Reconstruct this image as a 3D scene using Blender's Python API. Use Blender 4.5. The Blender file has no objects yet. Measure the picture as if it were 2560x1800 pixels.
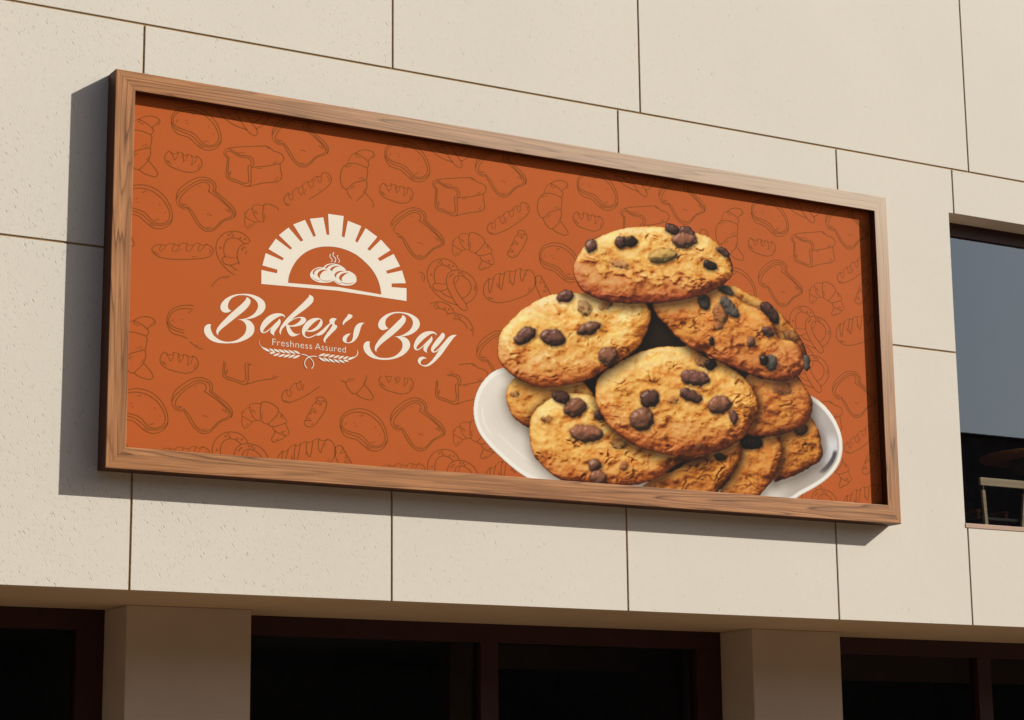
# A bakery sign in a wooden frame on the cream stone front of a shop building, seen from the street below.
# Axes: x runs along the shop front, y points into the building (the front face is y = 0), z is up; metres.
import bpy, bmesh, math, random
import numpy as np
from mathutils import Vector, Matrix

scene = bpy.context.scene
col = scene.collection
random.seed(7)

# ---------------------------------------------------------------- drawing of the sign face
# Flat artwork measured in millimetres on the sign face: x from its left edge, z from its lower edge.
DOODLES = {
  'oval': '''1888,351 1900,402 1941,447 1998,475 2065,489 2132,484 2200,459 2263,409 2305,346 2326,277 2323,224 2300,185 2263,156 2211,141 2159,146 2118,169 2081,197 2045,222 1994,233 1942,243 1906,277 1890,323 1888,351;
1890,333 1906,301 1942,276 1988,263 2040,252 2081,234 2123,200 2159,177 2211,167 2263,180 2305,209 2323,234;
1903,352 1918,396 1962,435 2018,455 2075,460 2138,451 2200,421 2258,371 2289,321 2305,270 2295,227 2263,196 2222,183 2180,188 2144,213 2102,253 2060,273 2004,283 1947,297 1913,320 1903,352;
2068,432 2075,424 2091,443 2101,432;
1931,341 1942,351 1940,362;
2008,361 2016,367 2026,366;
2021,343 2029,339 2037,343;
2213,351 2215,343 2221,337;
2255,288 2260,283 2263,285;
2175,216 2185,207 2206,223 2211,211;
2128,177 2149,164 2175,157''',
  'toast': '''2356,422 2363,460 2394,511 2447,558 2511,602 2564,622 2612,625 2660,612 2693,586 2702,555 2692,526;
2692,526 2741,491 2800,452 2854,408 2878,372 2878,348 2864,322;
2356,422 2358,388 2373,361 2400,342 2429,334 2458,345;
2458,345 2495,289 2532,235 2574,195 2606,176 2643,173 2681,185 2729,231 2783,283 2837,306 2864,327 2868,352 2848,384 2810,415 2751,463 2674,519;
2674,519 2682,554 2666,584 2634,600 2591,603 2543,589 2479,546 2421,498 2378,452 2358,408;
2460,358 2431,349 2405,356 2386,381 2392,420 2421,465 2474,517 2532,558 2569,578 2601,585 2634,574 2647,551 2644,531 2632,515;
2632,515 2698,480 2773,431 2826,387 2851,353 2842,328 2794,300 2751,271 2708,224 2675,200 2643,191 2606,198 2569,224 2537,264 2500,319 2460,358;
2402,382 2421,372 2450,377;
2413,371 2426,366 2437,370;
2783,384 2799,373 2813,362;
2810,386 2821,372 2829,353;
2620,321 2628,316 2636,310;
2641,322 2654,315 2668,307;
2622,208 2641,205 2659,212;
2548,542 2556,546 2567,548''',
  'bun': '''336,2479 308,2452 296,2412 309,2377 348,2349 416,2331 475,2322 533,2324 576,2341 610,2375 622,2412 608,2448 588,2464 571,2468;
336,2479 351,2465 370,2459 406,2464;
403,2480 425,2479 447,2477;
346,2469 371,2433 383,2408;
383,2408 404,2433 411,2458 404,2480;
447,2477 459,2465 491,2462;
491,2474 510,2472 527,2467;
449,2477 460,2441 457,2406;
457,2406 484,2430 494,2455 491,2474;
527,2467 545,2458 571,2462;
527,2467 536,2428 529,2389;
529,2389 555,2407 569,2442 571,2468;
313,2405 324,2383 333,2375;
326,2400 338,2383 355,2369;
602,2409 595,2394 583,2378;
601,2383 595,2373 586,2362;
443,2457 447,2444 448,2430''',
  'loaf': '''852,2575 897,2591 1036,2619 1162,2642 1202,2646 1228,2632 1259,2613 1315,2604 1346,2579 1349,2550 1326,2520 1280,2499 1190,2472 1109,2453 1059,2443;
852,2575 823,2561 810,2535 819,2512 844,2492;
844,2492 842,2439 836,2371 837,2333 862,2310 912,2298 962,2288 1007,2275 1042,2280 1056,2306 1058,2359 1055,2440;
1059,2443 1081,2473 1078,2506 1053,2532 1018,2537 963,2533 928,2542 887,2563 857,2574;
856,2498 834,2514 828,2535 848,2552 883,2550 918,2531 958,2520 1003,2522 1043,2511 1058,2484 1049,2459 1029,2446;
1029,2446 1031,2394 1038,2347 1031,2307 1011,2296 961,2305 906,2319 867,2327 854,2350 855,2426 858,2499;
1318,2512 1321,2474 1332,2422 1330,2383 1303,2355 1242,2339 1166,2321 1101,2300 1042,2277;
925,2559 940,2551 957,2544;
957,2561 977,2557 1002,2555;
1295,2530 1280,2522 1260,2516;
1285,2512 1270,2505 1250,2500;
875,2388 873,2362 872,2359;
866,2375 866,2361 869,2347;
1109,2436 1129,2443 1150,2448;
1299,2395 1287,2381 1272,2372;
1297,2371 1287,2362 1272,2358;
1187,2639 1208,2633 1226,2625''',
  'croissant_a': '''2018,2704 2071,2737 2129,2750 2172,2744 2202,2718 2194,2695 2156,2674 2138,2652;
1947,2602 1965,2657 1992,2693 2023,2706;
2023,2706 2082,2684 2138,2647 2149,2631 2127,2593;
1944,2599 1997,2612 2061,2608 2127,2591;
1944,2599 1903,2564 1882,2516 1877,2456 1890,2404 1909,2380 1938,2376 1967,2402 2003,2437 2061,2460 2120,2478;
2127,2591 2136,2572 2133,2537 2122,2478;
1935,2376 1948,2338 1978,2303 2004,2284 2030,2285 2062,2314 2109,2370 2128,2422 2124,2476;
2112,2370 2147,2336 2179,2300 2194,2263 2174,2245 2121,2248 2062,2265 2033,2286;
2007,2688 2021,2690 2034,2689;
2023,2678 2045,2674 2066,2671;
1918,2566 1931,2578 1945,2587;
1931,2563 1955,2578 1984,2589;
2051,2478 2072,2496 2098,2502;
2077,2477 2091,2484 2104,2488;
2022,2420 2006,2405 1993,2389;
1998,2414 1982,2397 1972,2376;
2115,2405 2107,2390 2094,2375;
2188,2719 2183,2706 2167,2693''',
  'baguette': '''1398,2266 1367,2235 1357,2202 1368,2172 1394,2159 1429,2161 1480,2180 1541,2210 1634,2271 1711,2330 1762,2377 1788,2415 1791,2454 1772,2481 1741,2491 1704,2484;
1398,2266 1403,2259 1428,2265;
1400,2257 1406,2226 1426,2209 1434,2215 1431,2278;
1431,2278 1443,2294 1481,2328;
1481,2328 1492,2324 1525,2349;
1485,2324 1494,2291 1515,2267 1525,2278 1525,2349;
1525,2349 1532,2364 1571,2390;
1571,2390 1578,2388 1617,2413;
1573,2390 1584,2362 1607,2340 1618,2347 1619,2413;
1619,2413 1627,2431 1661,2451;
1661,2451 1668,2447 1697,2463;
1661,2451 1669,2418 1687,2397 1694,2401 1697,2441 1704,2484;
1751,2463 1775,2442 1767,2422;
1672,2325 1685,2333 1698,2343;
1553,2324 1550,2299 1541,2273;
1643,2421 1639,2413 1635,2406;
1378,2174 1399,2169 1419,2170''',
  'croissant_b': '''1010,341 1004,361 1023,388 1052,411 1074,413;
1010,341 1039,325 1093,304;
1010,341 1006,295 1018,255 1038,240 1055,251 1098,302;
1074,413 1074,434 1089,448 1135,456 1175,455;
1074,413 1085,375 1107,340 1132,319;
1093,304 1113,304 1135,318;
1175,455 1184,471 1204,475 1253,470 1303,446 1328,423 1329,399 1304,360 1265,320 1236,294;
1175,455 1168,400 1171,350 1179,318;
1132,319 1152,315 1179,318;
1179,318 1201,299 1236,295;
1331,402 1374,371 1399,340 1402,320 1392,312;
1236,294 1261,278 1286,277 1345,294 1392,312;
1392,312 1410,276 1424,231 1413,213 1396,211;
1282,275 1286,253 1306,238 1356,219 1396,211;
1301,238 1287,202 1270,166 1287,149 1332,164 1376,188 1398,210;
1026,379 1021,370 1016,362;
1089,405 1095,394 1104,381;
1106,400 1114,389 1122,378;
1190,388 1183,364 1193,338;
1344,368 1357,358 1369,347;
1349,380 1359,374 1369,366;
1059,283 1050,269 1038,259;
1334,176 1319,169 1302,164;
1353,235 1366,233 1378,232;
1360,245 1378,240 1395,250''',
  'small_roll': '''1664,542 1684,554 1709,558 1745,546 1763,515 1758,477 1736,428 1696,369 1656,319 1610,299 1580,304 1560,325 1567,342 1610,352 1622,350;
1622,350 1607,369 1587,374;
1587,374 1577,359 1569,345;
1579,373 1597,407 1617,439;
1617,439 1644,430 1667,420;
1667,420 1654,445 1629,457;
1617,439 1626,459 1639,486 1659,508;
1659,508 1689,499 1717,488;
1717,488 1705,515 1674,531;
1659,508 1674,531 1664,542;
1717,530 1730,524 1740,515;
1730,533 1740,525 1745,516;
1604,396 1609,413 1617,428;
1627,422 1623,413 1619,405;
1623,316 1638,324 1648,335''',
  'long_roll': '''1911,142 1906,158 1886,165 1860,157 1842,137 1840,109 1850,63 1876,13 1897,-27 1923,-49 1958,-51 1994,-34 2009,-10 1999,13 1984,40 1976,53 1958,80 1934,116 1911,151;
1911,142 1904,118 1886,103;
1886,103 1906,101 1934,116;
1976,53 1943,41 1927,29;
1927,29 1953,24 1984,40;
1855,124 1851,110 1858,96;
1940,88 1947,74 1955,61;
1935,71 1940,62 1945,56''',
  'long_loaf': '''266,1681 238,1674 213,1652 206,1637 221,1607 259,1584 336,1574 455,1582 599,1606 686,1628 724,1658 733,1692 718,1719 689,1731 672,1737;
285,1686 274,1655 273,1634 283,1628 294,1637 314,1665 328,1685;
266,1681 276,1685 285,1686;
285,1684 305,1682 328,1687;
328,1687 347,1697 398,1706;
398,1706 387,1679 383,1642 392,1638 414,1655 441,1700;
398,1698 419,1697 441,1700;
441,1700 457,1716 476,1721 507,1721;
507,1721 501,1692 501,1664 516,1657 530,1665 554,1698 565,1716;
512,1712 539,1711 565,1718;
565,1718 592,1734 621,1730;
621,1730 604,1695 602,1674 615,1669 627,1679 655,1716 672,1737;
621,1726 640,1723 672,1737;
220,1628 228,1612 240,1600;
235,1622 254,1604 273,1595;
415,1637 434,1654 458,1670;
697,1700 712,1680 695,1657;
550,1617 567,1618 584,1621''',
  'large_loaf': '''3323,1753 3289,1711 3268,1659 3272,1604 3305,1568 3361,1546 3428,1545 3508,1565 3622,1608 3714,1653 3766,1700 3793,1748 3800,1795 3786,1839 3763,1867 3723,1879;
3323,1753 3335,1747 3371,1769;
3371,1769 3391,1791 3440,1814;
3440,1814 3448,1803 3482,1824;
3482,1824 3511,1840 3539,1846;
3539,1841 3568,1843 3597,1860;
3597,1860 3620,1873 3648,1879;
3648,1879 3660,1869 3688,1866 3723,1878;
3323,1748 3317,1695 3322,1645 3331,1623 3342,1647 3354,1699 3374,1769;
3440,1812 3428,1757 3430,1697 3444,1663 3458,1700 3470,1762 3485,1825;
3539,1841 3533,1800 3544,1750 3566,1720 3575,1739 3584,1791 3597,1858;
3648,1879 3642,1828 3650,1783 3664,1764 3676,1796 3694,1844 3723,1878;
3402,1724 3403,1704 3407,1685;
3413,1710 3416,1691 3421,1676;
3524,1761 3530,1749 3538,1735;
3714,1841 3705,1830 3699,1816;
3744,1720 3735,1706 3723,1692;
3749,1700 3738,1686 3720,1674;
3308,1583 3322,1576 3344,1570;
3322,1585 3344,1577 3369,1572''',
  'pretzel': '''3017,1793 2995,1830 2956,1860 2907,1875 2852,1873 2791,1853 2742,1810 2715,1760 2709,1710 2720,1657 2752,1601 2801,1552 2861,1514 2938,1490 3009,1478;
2956,1781 2923,1807 2879,1819 2835,1813 2797,1784 2780,1738 2780,1688 2791,1650;
2791,1650 2829,1650 2867,1650 2898,1662;
2791,1650 2769,1637 2769,1613 2790,1590 2829,1585 2872,1597 2911,1616;
2840,1584 2883,1556 2922,1543 2952,1539;
2898,1662 2901,1712 2923,1754 2956,1778 3017,1791 3083,1783 3144,1755 3183,1709 3202,1651 3193,1600 3159,1547 3126,1518 3087,1499;
2898,1662 2911,1619 2955,1544 3004,1480 3048,1445 3084,1437 3103,1456 3092,1495 3048,1545 2994,1618 2972,1670 2972,1705 2994,1733 3028,1746 3072,1737 3116,1712 3141,1675 3141,1635 3115,1587 3082,1558 3048,1545;
3025,1741 3005,1694 2977,1661;
2828,1838 2824,1832 2817,1831 2813,1836 2817,1842 2824,1843 2828,1838;
2852,1856 2848,1849 2841,1849 2837,1854 2841,1860 2848,1861 2852,1856;
2864,1835 2861,1829 2854,1828 2850,1833 2854,1839 2861,1840 2864,1835;
2931,1826 2928,1820 2921,1819 2917,1824 2921,1830 2928,1831 2931,1826;
2970,1822 2966,1816 2959,1815 2956,1820 2959,1827 2966,1827 2970,1822;
2757,1721 2753,1715 2746,1714 2743,1720 2746,1726 2754,1726 2757,1721;
2946,1731 2943,1725 2936,1724 2932,1729 2936,1736 2943,1736 2946,1731;
2966,1749 2962,1743 2955,1742 2951,1748 2955,1754 2962,1755 2966,1749;
3032,1771 3029,1765 3021,1764 3018,1769 3021,1775 3029,1776 3032,1771;
3058,1772 3055,1765 3047,1765 3044,1770 3047,1776 3055,1777 3058,1772;
3078,1756 3074,1750 3067,1749 3064,1754 3067,1760 3075,1761 3078,1756;
3189,1660 3185,1654 3178,1653 3174,1658 3178,1664 3185,1665 3189,1660;
3187,1637 3183,1631 3176,1630 3172,1636 3176,1642 3183,1642 3187,1637''',
}
SECOND = {'toast': (-1114, 2340), 'oval': (-1541, 2393), 'pretzel': (-1994, 1284)}
LOGO = {
  'oven': '''1161,1458,1 1160,1576,1 1299,1564,1 1304,1595,1 1168,1616,1 1197,1724,1 1348,1680,1 1360,1700,1 1221,1761,1 1286,1858,1 1420,1780,1 1434,1796,1 1313,1892,1 1400,1969,1 1514,1860,1 1535,1876,1 1442,2000,1 1550,2054,1 1629,1917,1 1651,1927,1 1594,2069,1 1719,2098,1 1751,1950,1 1775,1953,1 1763,2134,1 1909,2134,1 1892,1954,1 1917,1947,1 1948,2098,1 2075,2067,1 2018,1929,1 2038,1916,1 2116,2054,1 2228,1992,1 2133,1873,1 2155,1860,1 2262,1972,1 2354,1890,1 2232,1803,1 2252,1780,1 2384,1860,1 2446,1759,1 2312,1703,1 2323,1679,1 2465,1724,1 2502,1616,1 2365,1598,1 2365,1566,1 2508,1573,1 2508,1460,1 1856,1478,1;
1401,1494,1 1406,1542,0 1430,1615,0 1473,1690,0 1534,1756,0 1602,1802,0 1677,1833,0 1775,1851,0 1866,1852,0 1956,1836,0 2039,1805,0 2116,1754,0 2180,1697,0 2226,1631,0 2255,1557,0 2266,1490,1 1869,1510,1''',
  'bread': '''1721,1663,1 1701,1663,0 1675,1659,0 1646,1646,0 1622,1628,0 1607,1608,0 1601,1587,0 1606,1568,0 1621,1552,0 1647,1539,0 1681,1531,0 1719,1531,0 1758,1536,0 1789,1545,0 1814,1559,1 1833,1547,0 1865,1534,0 1904,1530,0 1943,1532,0 1982,1540,0 2013,1558,0 2031,1578,0 2032,1599,0 2027,1621,0 2011,1639,0 1986,1652,0 1959,1660,0 1935,1658,1 1925,1675,0 1900,1692,0 1866,1704,0 1834,1708,0 1800,1707,0 1769,1700,0 1742,1685,0;
1735,1659,1 1752,1679,0 1776,1694,0 1805,1700,0 1834,1703,1 1805,1695,0 1779,1683,0 1762,1669,0 1752,1657,1;
1783,1651,1 1796,1669,0 1818,1683,0 1847,1691,0 1878,1691,1 1847,1683,0 1825,1670,0 1810,1655,0 1803,1638,1 1794,1646,0;
1641,1589,1 1629,1597,0 1625,1608,0 1632,1625,0 1653,1642,0 1680,1652,0 1721,1658,1 1687,1648,0 1661,1634,0 1642,1615,0 1638,1603,0;
1696,1566,1 1676,1578,0 1668,1593,0 1675,1612,0 1694,1632,0 1721,1643,0 1767,1645,1 1733,1635,0 1709,1617,0 1695,1596,0 1691,1580,0;
1841,1588,1 1828,1600,0 1827,1614,0 1840,1633,0 1866,1648,0 1896,1654,0 1932,1656,1 1896,1648,0 1866,1634,0 1847,1616,0 1840,1602,0;
1900,1564,1 1879,1572,0 1869,1589,0 1876,1610,0 1898,1630,0 1930,1642,0 1970,1645,1 1937,1635,0 1913,1614,0 1896,1594,0 1894,1578,0;
1616,1571,1 1642,1557,0 1676,1547,0 1693,1556,0 1724,1551,0 1758,1552,0 1807,1568,1 1758,1547,0 1724,1547,0 1693,1553,0 1676,1543,0 1642,1553,0;
1813,1570,1 1835,1559,0 1879,1546,0 1896,1555,0 1928,1550,0 1962,1553,0 2018,1573,1 1962,1547,0 1928,1545,0 1897,1550,0 1879,1542,0 1835,1555,0''',
  'B': '''899,1204,1 875,1217,0 869,1243,0 878,1278,0 909,1315,0 953,1337,0 997,1345,0 1045,1344,0 1089,1329,0 1122,1304,0 1134,1275,0 1127,1240,0 1103,1203,0 1064,1172,0 1024,1152,0 988,1142,0 950,1140,1 980,1135,0 1008,1123,0 1029,1097,0 1033,1067,0 1024,1032,0 994,995,0 951,964,0 900,946,0 852,941,0 809,948,0 773,965,0 745,988,0 726,1024,0 720,1054,0 726,1071,1 704,1071,0 684,1061,0 669,1041,0 665,1014,0 672,989,0 694,961,0 730,938,0 777,926,0 829,925,0 888,931,0 947,941,0 1007,964,0 1058,994,0 1092,1027,0 1105,1067,0 1101,1096,0 1076,1128,0 1048,1142,0 1020,1145,1 1072,1156,0 1124,1179,0 1172,1214,0 1195,1247,0 1201,1275,0 1191,1308,0 1158,1335,0 1109,1353,0 1053,1360,0 993,1355,0 933,1343,0 877,1318,0 830,1280,0 807,1244,0 803,1220,0 810,1199,0 828,1185,0 852,1182,0 880,1191,0''',
  'B_stem': '''1032,1332,1 1025,1313,0 998,1279,0 951,1233,0 896,1181,0 841,1123,0 798,1073,0 775,1037,0 771,1010,0 778,994,0 787,985,1 788,1004,0 811,1036,0 858,1079,0 912,1126,0 967,1174,0 1015,1217,0 1050,1258,0 1066,1291,0 1066,1308,0 1055,1322,0''',
  'a': '''1372,1188,1 1369,1201,0 1359,1207,0 1334,1204,0 1302,1186,0 1261,1155,0 1221,1116,0 1194,1083,0 1183,1063,0 1184,1054,0 1194,1055,0 1218,1070,0 1254,1101,0 1290,1139,0 1318,1169,0 1327,1183,1 1337,1167,0 1337,1148,0 1323,1119,0 1299,1086,0 1283,1060,0 1280,1046,0 1285,1033,1 1263,1043,0 1249,1056,0 1248,1073,0 1260,1096,1 1234,1072,0 1206,1052,0 1186,1045,0 1166,1050,0 1156,1068,0 1157,1091,0 1173,1131,0 1201,1168,0 1241,1201,0 1285,1221,0 1322,1227,0 1354,1224,0 1373,1213,0 1375,1197,0''',
  'k': '''1595,1415,1 1592,1402,0 1568,1371,0 1524,1325,0 1478,1278,0 1434,1233,0 1394,1191,0 1358,1143,0 1335,1103,0 1328,1074,0 1332,1056,0 1341,1047,1 1341,1063,0 1349,1089,0 1365,1112,0 1388,1133,1 1391,1109,0 1399,1081,0 1416,1055,0 1436,1044,0 1463,1047,0 1493,1061,0 1520,1079,1 1487,1068,0 1463,1072,0 1439,1091,0 1426,1109,0 1419,1126,1 1452,1127,0 1493,1136,0 1530,1151,0 1560,1176,0 1569,1193,0 1565,1207,0 1549,1216,0 1522,1217,0 1495,1212,0 1465,1200,0 1435,1182,1 1468,1214,0 1512,1250,0 1559,1287,0 1599,1323,0 1629,1358,0 1635,1381,0 1629,1400,0 1615,1409,0;
1398,1142,1 1428,1169,0 1472,1196,0 1502,1206,0 1517,1206,0 1521,1199,0 1509,1181,0 1482,1156,0 1445,1138,0 1419,1135,0''',
  'e': '''1656,1074,1 1622,1055,0 1588,1044,0 1558,1050,0 1537,1070,0 1531,1094,0 1537,1127,0 1557,1160,0 1587,1192,0 1624,1213,0 1661,1223,0 1689,1223,0 1709,1214,0 1719,1196,0 1715,1170,0 1693,1139,0 1655,1113,0 1615,1100,0 1584,1098,0 1569,1103,1 1559,1085,0 1559,1067,0 1571,1056,0 1591,1053,0 1619,1062,0 1649,1078,0 1686,1102,1;
1576,1110,1 1601,1140,0 1641,1182,0 1672,1205,0 1692,1213,0 1699,1210,0 1692,1190,0 1669,1156,0 1635,1127,0 1601,1110,0''',
  'r': '''1658,1073,1 1681,1098,0 1712,1123,0 1749,1159,0 1787,1194,1 1781,1210,0 1786,1223,0 1800,1234,0 1824,1239,0 1850,1234,1 1835,1218,0 1828,1202,0 1831,1186,0 1852,1176,0 1852,1163,0 1842,1146,0 1811,1114,0 1781,1082,0 1757,1055,0 1745,1034,0 1750,1018,1 1735,1025,0 1728,1036,0 1730,1052,0 1746,1082,0 1773,1120,0 1801,1161,0 1809,1179,0 1802,1186,0 1794,1182,0 1770,1151,0 1746,1117,0 1722,1092,0 1699,1079,0 1675,1073,0''',
  'apostrophe': '''1955,1289,1 1972,1287,0 1993,1280,0 1995,1270,0 1983,1255,0 1955,1233,0 1924,1207,0 1912,1187,1 1904,1197,0 1905,1210,0 1921,1237,0 1948,1272,0''',
  's': '''2111,1228,1 2094,1218,0 2077,1192,0 2063,1146,0 2046,1103,0 2025,1072,0 1998,1050,0 1967,1038,0 1936,1037,0 1913,1046,0 1904,1063,0 1909,1083,0 1928,1104,0 1952,1117,0 1980,1122,1 1963,1104,0 1946,1080,0 1940,1060,0 1942,1046,0 1956,1043,0 1974,1049,0 1991,1065,0 1999,1088,0 2004,1124,0 2011,1160,0 2025,1190,0 2046,1211,0 2070,1224,0 2091,1227,0''',
  'B2': '''2335,1204,1 2316,1216,0 2305,1239,0 2309,1271,0 2337,1307,0 2385,1336,0 2432,1346,0 2480,1346,0 2524,1335,0 2556,1312,0 2569,1282,0 2563,1246,0 2537,1207,0 2493,1173,0 2450,1151,0 2415,1142,0 2385,1140,1 2415,1134,0 2445,1117,0 2465,1094,0 2469,1062,0 2458,1030,0 2428,994,0 2385,964,0 2338,948,0 2286,942,0 2239,944,0 2201,962,0 2175,991,0 2160,1024,0 2156,1051,0 2161,1071,1 2136,1071,0 2115,1059,0 2100,1034,0 2100,1007,0 2111,981,0 2141,952,0 2184,933,0 2235,926,0 2303,927,0 2368,939,0 2428,960,0 2484,993,0 2523,1032,0 2542,1073,0 2539,1101,0 2515,1130,0 2484,1143,0 2454,1146,1 2510,1157,0 2567,1183,0 2611,1219,0 2633,1253,0 2636,1277,0 2624,1308,0 2593,1332,0 2545,1351,0 2484,1358,0 2415,1355,0 2350,1338,0 2294,1307,0 2255,1269,0 2238,1232,0 2239,1208,0 2256,1188,0 2281,1182,0 2307,1190,0''',
  'B2_stem': '''2468,1334,1 2458,1310,0 2424,1275,0 2372,1222,0 2316,1169,0 2260,1112,0 2222,1062,0 2206,1025,0 2206,1005,0 2222,985,1 2222,1003,0 2252,1045,0 2312,1098,0 2372,1147,0 2432,1201,0 2476,1249,0 2500,1287,0 2502,1307,0 2491,1323,0''',
  'a2': '''2793,1182,1 2790,1195,0 2778,1202,0 2751,1199,0 2716,1178,0 2672,1142,0 2632,1102,0 2608,1072,0 2603,1056,0 2608,1048,0 2628,1056,0 2663,1085,0 2707,1129,0 2738,1160,0 2749,1178,1 2758,1164,0 2758,1146,0 2742,1117,0 2720,1087,0 2705,1058,0 2703,1042,0 2707,1026,1 2680,1038,0 2669,1052,0 2672,1070,0 2683,1093,1 2654,1065,0 2628,1046,0 2604,1038,0 2584,1046,0 2576,1065,0 2580,1093,0 2597,1130,0 2628,1169,0 2668,1199,0 2712,1216,0 2751,1220,0 2782,1214,0 2797,1200,0''',
  'y': '''2850,1217,1 2871,1213,0 2879,1198,0 2875,1180,0 2848,1143,0 2812,1100,0 2777,1065,0 2768,1050,0 2777,1047,0 2804,1063,0 2843,1103,0 2888,1155,0 2924,1191,0 2955,1207,0 2997,1212,1 2973,1192,0 2937,1148,0 2892,1088,0 2848,1028,0 2799,976,0 2755,936,0 2715,912,0 2680,905,0 2645,914,0 2621,931,0 2615,950,0 2626,973,0 2650,987,0 2676,988,0 2706,973,1 2680,974,0 2658,962,0 2643,941,0 2645,924,0 2667,916,0 2698,921,0 2737,950,0 2777,997,0 2817,1053,0 2846,1089,1 2812,1056,0 2781,1037,0 2759,1035,0 2744,1050,0 2746,1074,0 2764,1107,0 2799,1154,0 2835,1194,0''',
  'swoosh': '''1162,994,1 1152,975,0 1155,951,0 1172,932,0 1201,923,0 1222,917,0 1250,898,1 1223,897,0 1193,910,0 1168,929,0 1152,951,0 1150,975,0''',
  'swoosh2': '''2041,992,1 2050,971,0 2046,946,0 2024,924,0 1993,905,0 1972,896,0 1950,897,1 1971,915,0 2002,924,0 2024,932,0 2041,954,0''',
  'leaf0': '''1237,923,1 1254,921,0 1274,914,0 1292,896,1 1275,898,0 1254,905,0''',
  'leaf1': '''1277,924,1 1295,922,0 1318,915,0 1338,896,1 1320,898,0 1297,905,0''',
  'leaf2': '''1319,923,1 1338,922,0 1363,915,0 1385,897,1 1366,898,0 1341,905,0''',
  'leaf3': '''1363,925,1 1383,923,0 1408,915,0 1431,897,1 1411,898,0 1386,906,0''',
  'leaf4': '''1408,926,1 1427,924,0 1451,917,0 1474,899,1 1454,900,0 1430,907,0''',
  'leaf5': '''1454,927,1 1474,926,0 1498,919,0 1521,900,1 1501,902,0 1477,909,0''',
  'leaf6': '''1238,881,1 1251,890,0 1271,896,0 1295,893,1 1282,885,0 1261,878,0''',
  'leaf7': '''1273,864,1 1287,875,0 1308,886,0 1336,887,1 1322,876,0 1300,866,0''',
  'leaf8': '''1318,860,1 1332,872,0 1355,884,0 1385,888,1 1370,876,0 1348,864,0''',
  'leaf9': '''1363,859,1 1377,872,0 1401,886,0 1431,891,1 1417,878,0 1394,865,0''',
  'leaf10': '''1408,860,1 1422,873,0 1445,887,0 1475,894,1 1461,880,0 1438,866,0''',
  'leaf11': '''1447,858,1 1462,871,0 1486,886,0 1519,892,1 1503,878,0 1479,864,0''',
  'leaf12': '''1681,899,1 1696,912,0 1719,924,0 1750,928,1 1735,916,0 1712,904,0''',
  'leaf13': '''1724,901,1 1739,913,0 1762,924,0 1791,927,1 1776,915,0 1753,904,0''',
  'leaf14': '''1770,898,1 1784,910,0 1807,922,0 1836,926,1 1822,914,0 1799,902,0''',
  'leaf15': '''1816,896,1 1830,908,0 1851,920,0 1880,924,1 1866,912,0 1844,900,0''',
  'leaf16': '''1861,895,1 1873,907,0 1893,920,0 1921,924,1 1909,912,0 1888,899,0''',
  'leaf17': '''1906,896,1 1918,908,0 1937,920,0 1963,924,1 1951,912,0 1932,900,0''',
  'leaf18': '''1681,892,1 1702,889,0 1728,880,0 1753,859,1 1731,862,0 1705,871,0''',
  'leaf19': '''1724,892,1 1745,889,0 1770,880,0 1794,860,1 1773,863,0 1748,871,0''',
  'leaf20': '''1772,889,1 1791,887,0 1815,878,0 1837,859,1 1817,861,0 1793,870,0''',
  'leaf21': '''1819,889,1 1838,886,0 1862,879,0 1882,859,1 1863,862,0 1840,869,0''',
  'leaf22': '''1865,888,1 1883,888,0 1905,882,0 1926,865,1 1908,865,0 1885,871,0''',
  'leaf23': '''1908,890,1 1924,893,0 1944,892,0 1963,880,1 1948,877,0 1928,878,0''',
}
LOGO_STROKES = [(7, '1791,1787 1782,1771 1785,1759 1800,1746 1804,1735 1792,1720'),
 (8, '1822,1806 1810,1788 1814,1773 1832,1757 1837,1742 1822,1719'),
 (6, '1859,1786 1850,1773 1855,1760 1868,1748 1871,1737 1860,1719'),
 (7, '1529,900 1561,898 1591,887 1621,866 1639,836 1637,812 1620,788'),
 (7, '1668,894 1630,894 1591,881 1566,857 1557,832 1562,809 1581,787')]
CLEAR = '1332,2122 1540,2226 1912,2311 2292,2220 2388,2055 2601,1833 2686,1595 2736,1424 2912,1372 3148,1254 3187,1081 3027,977 2870,822 2753,794 2144,791 1884,716 1701,649 1519,684 1303,698 1053,791 826,787 529,923 475,1049 592,1210 762,1429 936,1506 1056,1778 1107,1927'
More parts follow.
